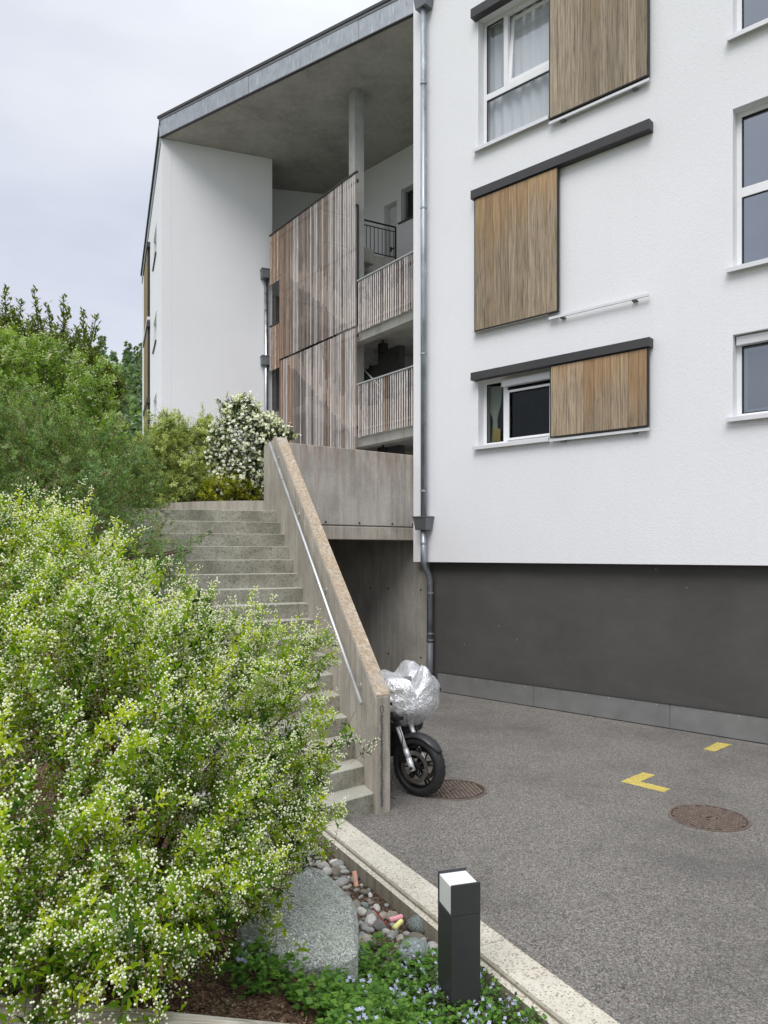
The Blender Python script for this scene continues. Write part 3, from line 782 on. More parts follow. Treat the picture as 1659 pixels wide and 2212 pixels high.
for zc in (zh2, zh1):
    a, b, c = .145, .11, .12
    m = MB(); t_ = .8
    m.add([(xp-a*t_, yp-b*t_, zc-c), (xp+a*t_, yp-b*t_, zc-c), (xp+a*t_, yp+b*t_, zc-c), (xp-a*t_, yp+b*t_, zc-c),
           (xp-a, yp-b, zc+c*.75), (xp+a, yp-b, zc+c*.75), (xp+a, yp+b*.95, zc+c*.75), (xp-a, yp+b*.95, zc+c*.75)],
          [(3,2,1,0),(4,5,6,7),(0,1,5,4),(1,2,6,5),(2,3,7,6),(3,0,4,7)])
    m.box(xp-a-.012, xp+a+.012, yp-b-.012, yp+b*.97, zc+c*.75+.001, zc+c*.75+.025)
    m.build('hopper', HOPPER, dp, bevel=.004)
for yy, zc in ((yp, zh2 + .55), (yp, zh2 - .35), (yp + .17, zj - .45), (yp + .17, zj - 1.15), (yp, zh2 + 2.9), (yp, zh2 + 5.4), (yp, zh1 - 1.4), (yp + .17, .9)):
    m = MB(); m.lathe([(r0 + .001, -.014), (r0 + .007, -.014), (r0 + .007, .014), (r0 + .001, .014)], 16, 'z', (xp, yy, zc))
    m.box(xp + r0, xp + r0 + .03, yy - .006, yy + .006, zc - .012, zc + .012); m.build('pipe_clip', ZINC, dp)

# ================================================================== LEFT BLOCK
LO = Vector((-7.22 * 1.414/1.41, 24.07 * 1.414/1.41, 0)); LTH = math.atan2(.351, .936)
lu = Vector((cos(LTH), sin(LTH), 0)); lv = Vector((-sin(LTH), cos(LTH), 0))
def side_y(x):      # survey column -> local y on the side face
    k = (x - 829.5) / 1600
    return (k * LO.y - LO.x) / (lv.x - k * lv.y)
def end_x(x, off=0.0):
    k = (x - 829.5) / 1600; o = LO + lv * off
    return (k * o.y - o.x) / (lu.x - k * lu.y)
def zat(y, Y): return CAM[2] + (1195 - y) / 1600 * Y
ZS = zat(300, LO.y)                 # soffit
lx1 = end_x(588); ly1 = side_y(307.5)
left = empty('apartment_block', LO, LTH, 'white rendered end block left of the timber stairwell screen, shutters on its shaded side', 'building')
c1a, c1b = side_y(338), side_y(331.5); c2a, c2b = side_y(324), side_y(316)
lh = []
dep = lambda yl: (LO + lv * yl).y
for zt, zb_ in ((669 - 190, 544), (669, 734), (846, 912)):
    lh.append((c1a, c1b, zat(zb_, dep(c1a)), zat(zt, dep(c1a))))
m = MB()
# side wall with openings (local x = 0 plane, looking along -x); end wall; back and right
wall_holes(m, 0, ly1, 1.0, ZS + .02, lh, lambda u, w, z: (w, u, z), .3)
m.box(.302, lx1, 0, .3, 1.0, ZS + .02); m.box(.302, lx1, ly1 - .3, ly1, 1, ZS + .02); m.box(lx1 - .3, lx1, .302, ly1 - .302, 1, ZS + .02)
m.build('wall', STUCCO, left)
m = MB(); m.box(-.03, lx1, .31, ly1 + .03, ZS + .03, ZS + .5); m.build('roof', ZINC, left)
m = MB(); m.box(-.09, -.032, -.05, ly1 + .09, ZS + .42, ZS + .56); m.build('roof_edge', DARKRAIL, left)
for h in lh:
    m = MB(); m.box(.2, .25, h[0], h[1], h[2], h[3]); W = m.build('window', plain('grey_pane', (.2, .23, .25), .15), left)
    s = MB(); s.box(-.05, .2, h[0] - .05, h[1] + .05, h[2] - .05, h[2] - .005); s.build('sill', DARKRAIL, W)
LPL = mk_plank('side_shutter_board', (.3, .22, .1), (.22, .17, .09), 0, 20)
for yt, ybm in ((532, 700), (703, 900 - 25), (866, 1040)):
    za = zat(yt, dep(c2a)); zb2 = max(zat(ybm, dep(c2a)), 3.4)
    m = MB(); m.box(-.14, -.002, c2a - .2, c2b + .2, za - .1, za + .1); m.build('shutter_rail', DARKRAIL, left)
    m = MB(); m.box(-.09, -.03, c2a, c2b, zb2 + .3, za - .1); sh = m.build('shutter', GASKET, left)
    npk = 12; w = (c2b - c2a) / npk; p = MB(); p.box(-.105, -.092, .004, w - .004, 0, za - .1 - zb2 - .3); bm_ = p.mesh('plank', LPL)
    for i in range(npk):
        o = bpy.data.objects.new('plank', bm_); COL.objects.link(o); o.parent = sh; o.location = (0, c2a + i * w, zb2 + .3)
    m = MB(); m.box(-.12, -.002, c2a - .1, c2b + .1, zb2 + .15, zb2 + .27); m.build('guide_track', SILLM, left)

# downpipe on the left block
dl = empty('downpipe', LO, LTH, 'slim galvanised downpipe with two hoppers beside the timber screen', 'downpipe')
xq = end_x(575, -.14); Yq = (LO + lu * xq).y
m = MB(); m.tube([(xq, -.14, 3.0), (xq, -.14, zat(606, Yq))], .07, 14); m.build('pipe', mk_metal('galvanised_pipe', (.55, .56, .57), .3, .1, False, 1.0), dl, True)
for yy in (597, 783):
    zc = zat(yy, Yq); m = MB(); m.box(xq - .17, xq + .17, -.3, -.01, zc - .14, zc + .14); m.box(xq - .19, xq + .19, -.32, -.01, zc + .141, zc + .17); m.build('hopper', HOPPER, dl, bevel=.005)

# ================================================================== STAIR HALL: roof, screen, galleries
HO = px(772, 1195, 20.75); HO.z = 0
pL = px(583, 1195, 25.0); pL.z = 0
hu = (HO - pL).normalized(); hv = Vector((-hu.y, hu.x, 0)); HTH = math.atan2(hu.y, hu.x)
HL = (HO - pL).length
hall = empty('stair_hall', HO, HTH, 'open stairwell with deep concrete roof and vertical timber slat screen between the white blocks', 'building')
def hl(w):
    d = Vector(w) - HO; return (d.dot(hu), d.dot(hv))
def hx(x, off=0.0):
    k = (x - 829.5) / 1600; o = HO + hv * off
    return (k * o.y - o.x) / (hu.x - k * hu.y)
hR = hx(890) + .25
zH = lambda y, x=0: zat(y, (HO + hu * x).y)
# roof slab with fascia
F1 = LO.copy(); F2 = px(889, 1195, (ZS - 2.4) / ((1195 - 38) / 1600))
fd = (F2 - F1); fd.z = 0; fdn = fd.normalized(); F3 = F2 + fdn * 3.5
fn = Vector((fdn.y, -fdn.x, 0))
roofpoly = [F1, F3, Vector((9, 24, 0)), Vector((3, 34, 0)), Vector((-3.5, 33, 0)), LO + lv * .3 + lu * (lx1 - .02) + lv * 8, LO + lv * .29 + lu * (lx1), LO + lv * .29]
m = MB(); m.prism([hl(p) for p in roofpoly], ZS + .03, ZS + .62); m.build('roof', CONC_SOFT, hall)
# soffit edge board and zinc fascia panels
def fseg(m, a, b, o0, o1, z0, z1):
    p = [F1 + fdn * a + fn * o0, F1 + fdn * b + fn * o0, F1 + fdn * b + fn * o1, F1 + fdn * a + fn * o1]
    m.prism([hl(q) for q in p], z0, z1)
FL = fd.length + 3.4
m = MB(); fseg(m, 0, FL, .001, .09, ZS - .0, ZS + .028); m.build('drip_edge', DARKRAIL, hall)
a = -.05; k = 0
while a < FL:
    b = min(a + 2.02, FL); m = MB(); fseg(m, a + .004, b - .004, .002, .07 + .004 * (k % 2), ZS + .034, ZS + .56); m.build('fascia_panel', ZINC, hall, bevel=.003); a = b; k += 1
m = MB(); fseg(m, -.1, FL, -.2, .11, ZS + .64, ZS + .72); m.build('roof_edge', DARKRAIL, hall)
m = MB(); fseg(m, -.05, FL, .002, .085, ZS + .563, ZS + .638); m.build('drip_flashing', HOPPER, hall)
# column
cc = px(770, 1195, 21.75); cc.z = 0; cx_, cy_ = hl(cc)
m = MB(); m.box(cx_ - .155, cx_ + .155, cy_ - .17, cy_ + .17, 3.03, ZS + .03); m.build('column', CONC_COL, hall, bevel=.012)
# back walls
BA0 = px(560, 1195, 27.4); BC = px(700, 1195, 27.9); BB1 = px(889, 1195, 24.55) 
dB = (BB1 - BC).normalized(); nB = Vector((-dB.y, dB.x, 0)); BB2 = BC + dB * 8.5
dA = (BA0 - BC).normalized(); BA1 = BC + dA * 5
m = MB(); nA = Vector((-dA.y, dA.x, 0)) * -1
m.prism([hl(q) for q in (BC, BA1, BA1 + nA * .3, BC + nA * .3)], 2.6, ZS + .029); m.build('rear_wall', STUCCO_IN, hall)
# rear gallery wall with door and window niche (frame: u along dB, w into wall)
def bw(x):
    k = (x - 829.5) / 1600; return (k * BC.y - BC.x) / (dB.x - k * dB.y)
def bY(x): return (BC + dB * bw(x)).y
F11, F8, F5 = 11.88, 8.88, 5.9
d0, d1 = bw(829), bw(857); w0, w1 = bw(866), bw(905)
zd = zat(446, bY(829)); zw0, zw1 = zat(480, bY(866)), zat(410, bY(866))
wh = [(d0, d1, F11, zd), (w0, w1, zw0, zw1)]
def pB(u, w, z):
    p = BC + dB * u + nB * w; a_, b_ = hl(p); return (a_, b_, z)
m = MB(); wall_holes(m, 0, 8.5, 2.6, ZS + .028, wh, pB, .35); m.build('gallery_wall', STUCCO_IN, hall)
def slabB(m, u0, u1, w0_, w1_, z0, z1):
    m.prism([pB(u, w, 0)[:2] for u, w in ((u0, w0_), (u1, w0_), (u1, w1_), (u0, w1_))], z0, z1)
DOORM = plain('pale_grey_door', (.55, .55, .54), .6, 0, .05)
m = MB(); slabB(m, d0 + .02, d1 - .02, .24, .29, F11 + .02, zd - .02); dr = m.build('door', DOORM, hall, bevel=.004)
m = MB(); slabB(m, d0 + .12, d0 + .3, .2, .225, F11 + 1.0, F11 + 1.03); slabB(m, d0 + .12, d0 + .15, .2, .239, F11 + .93, F11 + 1.09); m.build('handle', IRON, dr)
m = MB()
for (a_, b_, c_, e_) in ((w0, w1, zw0, zw0 + .07), (w0, w1, zw1 - .07, zw1), (w0, w0 + .07, zw0 + .07, zw1 - .07), (w1 - .07, w1, zw0 + .07, zw1 - .07)):
    slabB(m, a_, b_, .16, .22, c_, e_)
W = m.build('window', plain('grey_frame', (.3, .3, .29), .5), hall)
m = MB(); slabB(m, w0 + .07, w1 - .07, .185, .19, zw0 + .07, zw1 - .07); m.build('pane', GLASS_DARK, W)
m = MB(); slabB(m, w0, w1, .345, .349, zw0, zw1); m.build('dark_room_sheet', DARKIN, W)  # dark sheet standing in for the unlit room behind the pane
m = MB(); slabB(m, w0 - .1, w1 + .1, -.05, .15, zw0 - .05, zw0 - .004); m.build('sill', DARKRAIL, W)
# upper gallery slab and iron railing
ga, gb = px(700, 1195, 22.75), px(856.5, 1195, 23.95); ga.z = gb.z = 0
gd = (gb - ga).normalized()
gend = BC + dB * bw(860)
m = MB(); m.prism([hl(q) for q in (ga, gb, gend - nB * .003, BC + dB * .05 - nB * .003)], F11 - .28, F11); m.build('gallery_slab', CONC_SOFT, hall)
m = MB(); m.prism([hl(q) for q in (ga - gd.cross(Vector((0,0,1))) * -.0, gb, gb + Vector((-.02, .25, 0)), ga + Vector((-.02, .25, 0)))], F11 - .95, F11 - .281); m.build('gallery_beam', CONC_SOFT, hall)
rail = empty('gallery_railing', (0, 0, 0), 0); rail.parent = hall; rail.name = 'iron_railing'
def gpnt(t, z, o=.06):
    q = ga + gd * t + Vector((gd.y, -gd.x, 0)) * o * -1; a_, b_ = hl(q); return (a_, b_, z)
GL = (gb - ga).length
bpy.data.objects.remove(rail)
m = MB(); m.tube([gpnt(0, F11 + 1.08), gpnt(GL, F11 + 1.08)], .03, 6); m.tube([gpnt(0, F11 + .93), gpnt(GL, F11 + .93)], .018, 6); m.tube([gpnt(0, F11 + .1), gpnt(GL, F11 + .1)], .02, 6)
m.tube([gpnt(GL, F11 - .1), gpnt(GL, F11 + 1.06)], .03, 6); rl_ = m.build('iron_railing', IRON, hall)
b0 = MB(); b0.tube([(0, 0, 0), (0, 0, .82)], .012, 6); bm0 = b0.mesh('baluster', IRON)
for i in range(18):
    p = gpnt(GL * (i + .5) / 18, F11 + .11); o = bpy.data.objects.new('baluster', bm0); COL.objects.link(o); o.parent = rl_; o.location = p
# floor slabs behind the balustrades
u_end = hR
def to_back(u):   # depth from screen plane to the rear wall at local u
    return 1
for zf in (F5, F8):
    pts = [(cx_ - .4, .12), (u_end, .12), hl(BB2 - nB * .003), hl(BC - nB * .003)]
    m = MB(); m.prism(pts, zf - .27, zf); m.build('floor_slab', CONC_SOFT, hall)
    m = MB(); m.box(cx_ - .2, u_end, .13, .42, zf - .5, zf - .271); m.build('edge_beam', CONC_SOFT, hall)
    m = MB(); m.prism([hl(q) for q in (ga + Vector((0, -.6, 0)), gb + Vector((.9, -.3, 0)), gb + Vector((.88, 0, 0)), ga + Vector((0, -.3, 0)))], zf - .62, zf - .271); m.build('cross_beam', CONC_SOFT, hall)
# stair flights seen between the slats
def flight(u0, z0, u1, z1, v0, v1, n=9):
    m = MB(); du = (u1 - u0) / n; dz = (z1 - z0) / n
    for i in range(n):
        a_, b_ = u0 + du * i, u0 + du * (i + 1)
        zt = z0 + dz * (i + 1)
        if du < 0: a_, b_ = b_, a_
        m.box(a_, b_, v0, v1, zt - .42, zt)
    return m.build('stair_flight', CONC_SOFT, hall)
for zf in (F5, F8):
    flight(-.5, zf, -3.6, zf + 1.5, .35, .5, 9); flight(-3.6, zf + 1.5, -1.3, zf + 2.8, .7, 1.5, 8)
    m = MB(); m.box(-HL - .2, -3.6, .9, 2.7, zf + 1.25, zf + 1.5); m.build('landing', CONC_SOFT, hall)
m = MB(); m.box(-HL - .25, -.35, 1.75, 1.95, 3.04, zH(520)); m.build('added_core_backing', plain('shade_toned_core', (.07, .068, .065), .9), hall)  # added dark partition, keeps light out so the slat gaps go dark
m = MB(); m.box(-HL - .25, -HL - .05, .25, 1.745, 3.04, zH(520)); m.build('added_side_backing', plain('shade_toned_side', (.07, .068, .065), .9), hall)  # added side piece of the same, shade put into its dark colour
# wooden screen: individual slats
SW = .042
def slat_mesh(mat): 
    m = MB(); m.box(-SW/2, SW/2, -.009, .006, 0, 1); return m.mesh('slat', mat)
SM = [slat_mesh(x) for x in (SLAT_WARM, SLAT_PALE, SLAT_GREY, SLAT_DARK)]
screen = hall
def slats(u0, u1, z0, z1, pitch, parent, pick, edge=None):
    n = int(round((u1 - u0) / pitch)); 
    for i in range(n):
        u = u0 + (i + .5) * (u1 - u0) / n
        o = bpy.data.objects.new('slat', SM[pick(u)]); COL.objects.link(o); o.parent = parent
        o.location = (u, random.uniform(-.004, .004), z0 + random.uniform(-.01, .01)); o.scale = (1, 1, z1 - z0)
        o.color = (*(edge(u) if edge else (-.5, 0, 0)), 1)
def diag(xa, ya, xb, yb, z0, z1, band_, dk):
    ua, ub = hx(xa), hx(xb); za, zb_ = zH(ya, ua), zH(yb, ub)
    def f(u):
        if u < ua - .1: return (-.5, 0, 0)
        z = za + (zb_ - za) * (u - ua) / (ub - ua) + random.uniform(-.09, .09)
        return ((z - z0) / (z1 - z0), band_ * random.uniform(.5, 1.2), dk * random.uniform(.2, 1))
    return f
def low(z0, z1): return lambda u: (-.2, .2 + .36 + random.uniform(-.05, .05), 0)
def pickL(u):
    f = (u + HL) / HL; r_ = random.random()
    if f < .1: return 1 if r_ < .75 else 0
    if f < .3: return 0 if r_ < .7 else (3 if r_ < .85 else 2)
    if f < .7: return 3 if r_ < .36 else (0 if r_ < .56 else 2)
    return 2 if r_ < .72 else (3 if r_ < .86 else 0)
def pickR(u):
    r_ = random.random(); return 2 if r_ < .82 else (3 if r_ < .97 else 0)
def band(name, u0, u1, z0, z1, pitch, pick, cap=True, capmat=None, edge=None):
    m = MB(); m.box(u0, u1, .022, .06, z0 + .12, z0 + .2); b = m.build(name, DARKRAIL, hall)
    for zz in [z1 - .25] + ([(z0 + z1) / 2] if z1 - z0 > 3 else []):
        m = MB(); m.box(u0, u1, .022, .06, zz, zz + .08); m.build('rail', DARKRAIL, b)
    slats(u0, u1, z0, z1, pitch, b, pick, edge)
    if cap:
        m = MB(); m.box(u0 - .01, u1 + .01, -.035, .04, z1 + .012, z1 + .045); m.build('cap_rail', capmat or DARKRAIL, b)
    return b
uS = hx(604)
zT, zJ = zH(372), zH(704)
CAPM = plain('galvanised_cap', (.42, .43, .43), .45, .4)
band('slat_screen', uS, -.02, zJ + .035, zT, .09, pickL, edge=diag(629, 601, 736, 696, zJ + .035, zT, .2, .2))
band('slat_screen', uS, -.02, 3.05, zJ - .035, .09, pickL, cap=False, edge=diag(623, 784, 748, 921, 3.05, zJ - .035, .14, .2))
Yl = (HO - hu * HL).y
bz = lambda y: zat(y, Yl)
band('slat_balustrade', -HL, uS - .005, bz(617), zT, .09, pickL)
band('slat_balustrade', -HL, uS - .005, bz(802), bz(708), .09, lambda u: random.choice((0, 0, 3, 2)))
band('slat_balustrade', -HL, uS - .005, bz(985), bz(893), .09, lambda u: random.choice((0, 0, 3, 2)))
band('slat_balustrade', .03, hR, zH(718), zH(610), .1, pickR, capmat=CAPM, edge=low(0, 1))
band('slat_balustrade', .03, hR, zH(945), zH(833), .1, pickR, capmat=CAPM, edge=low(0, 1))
m = MB(); m.box(-.015, .015, -.03, .05, zJ, zT - .9); m.box(-.02, .02, -.05, .0, zT - .98, zT - .9); m.build('screen_end_plate', DARKRAIL, hall)
# inner lamps hanging under the slabs
for y in (750, 974):
    p = px(827, y, 21.6); a_, b_ = hl(p); m = MB(); m.box(a_ - .12, a_ + .12, b_ - .1, b_ + .1, p.z - .17, p.z + .1); m.box(a_ - .02, a_ + .02, b_ - .02, b_ + .02, p.z + .1, p.z + .4)
    m.build('ceiling_lamp', IRON, hall)
for ya, yb in ((792, 832), ):
    p, q = px(780, ya, 21.9), px(822, yb + 4, 21.3); m = MB(); a_, b_ = hl(p), hl(q)
    m.tube([(a_[0], a_[1], p.z), (b_[0], b_[1], q.z)], .028, 6); h_ = m.build('stair_rail', STEEL, hall, True)
    for k in range(6):
        t_ = k / 6; m = MB(); c_ = Vector((a_[0], a_[1], p.z)).lerp(Vector((b_[0], b_[1], q.z)), t_); m.tube([c_, c_ - Vector((0, 0, .8))], .012, 5); m.build('baluster', IRON, h_)

# ================================================================== TERRACE, GARAGE, RETAINING WALLS
TW0 = px(626, 1195, 11.55); TW1 = px(909, 1195, 13.13); TW0.z = TW1.z = 0
td = (TW1 - TW0).normalized(); tn = Vector((-td.y, td.x, 0))
tl_ = (TW1 - TW0).length
TWtop = zat(985, 13.13)
tw = empty('terrace_wall', TW0, math.atan2(td.y, td.x), 'rust stained concrete parapet wall spanning above the dark garage entrance', 'wall')
zj_ = zat(1140, 13.13); zu = zat(1167.5, 13.13)
m = MB(); m.box(0, tl_, 0, .2, zj_ + .012, TWtop); m.build('wall_panel', CONC_WALL, tw, bevel=.01)
m = MB(); m.box(0, tl_, .012, .19, zj_ - .02, zj_ + .02); m.build('joint', plain('joint_shadow_gap', (.12, .11, .1), .9), tw)
m = MB(); m.box(0, tl_, -.004, .3, zu, zj_ - .008); m.build('beam', CONC, tw, bevel=.01)
for f in (.25, .5, .76, .93):
    m = MB(); m.lathe([(.0, -.002), (.018, -.002), (.022, .001)], 12, 'y', (tl_ * f, 0, zj_ + .05)); m.build('tie_hole', GASKET, tw)
deckp = [TW0 + tn * .31, TW1 + tn * .31, TW1 + tn * .31 + td * .3, Vector((8, 19, 0)), Vector((2, 33, 0)), Vector((-22, 38, 0)), Vector((-20, 12, 0)), P1 + GD * (RUN * 16.02) + SL * 2.3, P1 + GD * (RUN * 16.02) - SL * .05]
PAVE = plain('terrace_paving', (.36, .35, .32), .9, 0, .2, 3, .004)
m = MB(); m.prism([tuple(p[:2]) for p in deckp], zu + .06, TOP - .004); m.build('terrace_paving', PAVE)['kind'] = 'structure'
# garage side wall continues the line of the charcoal base
g0 = RO + ru * xb; 
gw = empty('garage_wall', g0, RTH, 'smooth dark concrete wall inside the sheltered garage entrance', 'wall')
GARC = mk_concrete('garage_concrete', (.34, .325, .29), .35, .12, .2)
pw = 1.23; k = 0; x = 0
while x > -7:
    m = MB(); m.box(x - pw + .003, x - .003, .0 + (.0015 if k % 2 else 0), .3, -.1, zu + .055); m.build('wall_panel', GARC, gw); 
    for zz in (.55, 1.75):
        for xx in (x - .2, x - pw + .25):
            t_ = MB(); t_.lathe([(.0, -.001), (.017, -.001), (.02, .001)], 10, 'y', (xx, -.001, zz)); t_.build('tie_hole', GASKET, gw)
    x -= pw; k += 1
# planter upstand on the landing
pk = []
m = MB(); N_ = 24
A0, A1 = px(300, 1195, 13.6), px(583, 1195, 12.3); A0.z = A1.z = 0
pts = []
for i in range(N_ + 1):
    t_ = i / N_; p = A0.lerp(A1, t_) + Vector((.25, .95, 0)).normalized() * -.35 * sin(pi * t_); pts.append(p)
nn = Vector((.25, .95, 0)).normalized() * .18
m.prism([tuple(p[:2]) for p in pts] + [tuple((p + nn)[:2]) for p in reversed(pts)], TOP - .003, TOP + .25)
pe = m.build('planter_edge', CONC, None); tag(pe, 'low curved concrete edge of the planting bed at the head of the stairs', 'kerb')
m = MB(); m.prism([tuple((p + nn)[:2]) for p in pts] + [(-1.9, 14.9), (-5, 16.5)], TOP, TOP + .2); m.build('planting_soil', SOIL)['kind'] = 'structure'

# ================================================================== STAIRS
st = empty('outdoor_staircase', P1, 0, 'long weathered concrete staircase rising beside the sloping parapet', 'stairs')
def edge_dir(n):      # the flight fans slightly: lower edges swing towards the yard
    a_ = R(41 - 1.3 * (n - 1)); return Vector((-cos(a_), -sin(a_), 0))
WID = 2.25
for n in range(1, NST + 1):
    p0 = GD * (RUN * (n - 1)) - SL * .06; p1_ = GD * (RUN * n) - SL * .06
    if n == NST: p1_ = GD * (RUN * (n + 1.5))
    z1 = RISE * n; z0 = z1 - RISE
    e0 = edge_dir(n); e1 = edge_dir(n + 1) if n < NST else edge_dir(n)
    w0_ = WID / e0.dot(SL); w1_ = WID / e1.dot(SL)
    q0, q1 = p0 + e0 * w0_, p1_ + e1 * w1_
    back0, back1 = p1_ + (p1_ - p0).normalized() * .03, q1 + (q1 - q0).normalized() * .03
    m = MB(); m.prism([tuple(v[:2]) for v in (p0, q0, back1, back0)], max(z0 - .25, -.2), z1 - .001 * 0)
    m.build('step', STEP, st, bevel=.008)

# parapet beside the stairs
par = empty('stair_parapet', (P1 + SL * -.09), 0, 'sloping concrete parapet of the stairs with lichen covered top and a steel handrail', 'wall')
A = gp(813, 1762); B = gp(847, 1757)
inn = Vector((-.075, 6.79, 0)); PT = .165
rt = -SL                                       # towards the yard
def pp(s, o, z): # s along run from post, o towards yard
    q = inn + GD * s + rt * o - par.location; return (q.x, q.y, z)
s_top = (11.02 - 6.79) / .940; zpe = 1.09; zpt = TWtop
s_end = s_top + .95
fan = edge_dir(1)
m = MB(); m0 = .012
prof = [(0, -.05), (s_end, -.05), (s_end, zpt - .012), (s_top, zpt - .012), (.0, zpe - .012)]
skew = lambda s, o: s + (.34 * (o) if s < .01 else 0)
vs = [pp(skew(s, 0), 0, z) for s, z in prof] + [pp(skew(s, PT), PT, z) for s, z in prof]; n = 5
m.add(vs, [(0, 1, 2, 3, 4)[::-1], (5, 6, 7, 8, 9)] + [(i, (i+1) % n, (i+1) % n + n, i + n) for i in range(n)])
m.build('wall', CONC, par, bevel=.012)
# slightly separate weathered top band
m = MB(); th = .014
tp = [(-.0, zpe), (s_top, zpt), (s_end, zpt)]
vs = []
for s, z in tp:
    for o, zz in ((.006, z - .011), (PT - .006, z - .011), (PT - .006, z + .003), (.006, z + .003)): vs.append(pp(skew(s, o) + (.004 if s < .01 else 0), o, zz))
fs = [(3, 2, 1, 0), (8, 9, 10, 11)]
for i in range(2):
    for k in range(4): a_, b_ = i*4 + k, i*4 + (k+1) % 4; fs.append((a_, b_, b_ + 4, a_ + 4))
m.add(vs, fs); m.build('weathered_top', COPING, par)
# handrail
hz = lambda s: zpe + (zpt - zpe) * s / s_top
def hr(s, drop, o=-.075): return pp(s, o, hz(s) - drop)
ra, rb = .2, s_top + .08
m = MB(); m.tube([hr(ra, .235), hr(rb, .13)], .0195, 14)
h = m.build('handrail', STEEL, par, True)
for f in (.055, .34, .64, .93):
    s = ra + (rb - ra) * f; dz_ = .235 - .105 * f
    b = MB(); b.tube([hr(s, dz_), hr(s, dz_ + .045, -.06), hr(s, dz_ + .045, .002)], .0085, 8); b.lathe([(0, 0), (.03, 0)], 12, 'y'); 
    b.v = b.v[:len(b.v) - 24]; b.f = [f_ for f_ in b.f if max(f_) < len(b.v)]
    c_ = Vector(hr(s, dz_ + .045, -.001)); b.tube([c_, c_ + Vector((SL.x, SL.y, 0)) * .006], .032, 14)
    b.build('bracket', STEEL, h, True)
# chain cast against the end face
ch = MB()
cz0, cz1 = .08, .93
nl = 46
for i in range(nl):
    z = cz0 + (cz1 - cz0) * i / nl; base = inn + rt * .062 + GD * (.34 * .062) - GD * .014
    wob = .003 * sin(i * .7)
    a_ = (i % 2) * pi / 2
    loop = []
    for k in range(9):
        t_ = 2 * pi * k / 8; dx, dz2 = .0075 * cos(t_), .0125 * sin(t_)
        loop.append(base + rt * (dx * cos(a_) + wob) + GD * (dx * sin(a_) * .8) + Vector((0, 0, z + dz2)))
    ch.tube(loop, .0032, 5, False)
lp = []
for k in range(15):
    t_ = 2 * pi * k / 14; lp.append(inn + rt * (.062 + .016 * sin(t_)) + GD * (.34 * .062 - .012) + Vector((0, 0, cz1 + .035 - .035 * cos(t_))))
ch.tube(lp, .003, 5, False)
tag(ch.build('chain', plain('tarnished_chain', (.12, .12, .115), .5, .6), None, True), 'thin tarnished chain hanging down the end face of the stair parapet', 'chain')

# ================================================================== MOTORCYCLE
bike_c = Vector((.345, 7.34, 0)); WH = R(-37); BH = math.atan2(-.94, .34)
bike = empty('motorcycle', bike_c, 0, 'black motorcycle parked behind the stair parapet with its front wheel turned out', 'motorcycle')
def mk_bike_mats():
    pass
TYRE = BLACK; RIM = plain('satin_black_rim', (.02, .02, .022), .3, .4); DISC = plain('brake_disc_steel', (.26, .23, .2), .35, .8, .2, 30)
FORK = mk_metal('silver_fork', (.78, .78, .79), .38, .04, False, .45)
def wheel(loc, rz, name, discs=True, w=.06, R0=.298):
    m = MB()
    m.lathe([(.222, -.04), (.222, .04), (.205, .038), (.195, .02), (.195, -.02), (.205, -.038)], 48, 'y', closed=True)
    m.tube([(0, -.06, 0), (0, .06, 0)], .035, 16)
    for k in range(5):
        a_ = 2 * pi * k / 5 + .3
        for da in (-.12, .12):
            m.tube([(.03 * cos(a_), 0, .03 * sin(a_)), (.2 * cos(a_ + da), 0, .2 * sin(a_ + da))], .0125, 6)
    wl = m.build(name, RIM, bike, True, loc=(loc[0], loc[1], R0), rot=(0, 0, rz))
    t = MB(); prof = []
    for k in range(13):
        a_ = pi * (k / 12); prof.append((.235 + .063 * sin(a_) ** .8 if sin(a_) > 0 else .235, -w * cos(a_) * 1.0))
    prof = [(.216, -w * .8)] + prof + [(.216, w * .8)]
    t.lathe(prof, 56, 'y', closed=True); t.build('tyre', TYRE, wl, True)
    g = MB()      # tread grooves, proud dark ribs
    for k in range(28):
        a_ = 2 * pi * k / 28
        for sg in (-1, 1):
            pts = [((.2992 - .016 * q * q) * cos(a_ + q * .16 * sg), sg * (.008 + .04 * q), (.2992 - .016 * q * q) * sin(a_ + q * .16 * sg)) for q in (0, .5, 1)]
            g.tube(pts, .0022, 4)
    tag(g.build('tread', GASKET, wl), kind='stuff')
    if discs:
        for sg in (-1, 1):
            d = MB(); y0 = sg * .075
            d.lathe([(.158, y0 - .0025), (.158, y0 + .0025), (.118, y0 + .0025), (.118, y0 - .0025)], 48, 'y', closed=True)
            dd = d.build('brake_disc', DISC, wl)
            h_ = MB()
            for k in range(30):
                a_ = 2 * pi * k / 30; r_ = (.147, .138, .129)[k % 3]
                h_.lathe([(0, 0), (.0042, 0)], 6, 'y', (r_ * cos(a_), y0 + sg * .0028, r_ * sin(a_)))
            for k in range(6):
                a_ = 2 * pi * k / 6; h_.tube([(.05 * cos(a_), y0, .05 * sin(a_)), (.12 * cos(a_ + .1), y0, .12 * sin(a_ + .1))], .008, 6)
            h_.lathe([(.03, y0 - .004), (.056, y0 - .004), (.056, y0 + .004), (.03, y0 + .004)], 24, 'y', closed=True)
            tag(h_.build('disc_carrier', RIM, wl), kind='stuff')
    return wl
wheel((0, 0), WH, 'front_wheel')
rear = Vector((cos(BH), sin(BH), 0)) * -1.42 + Vector((.02, 0, 0))
wheel(rear[:2], BH, 'rear_wheel', False, .08)
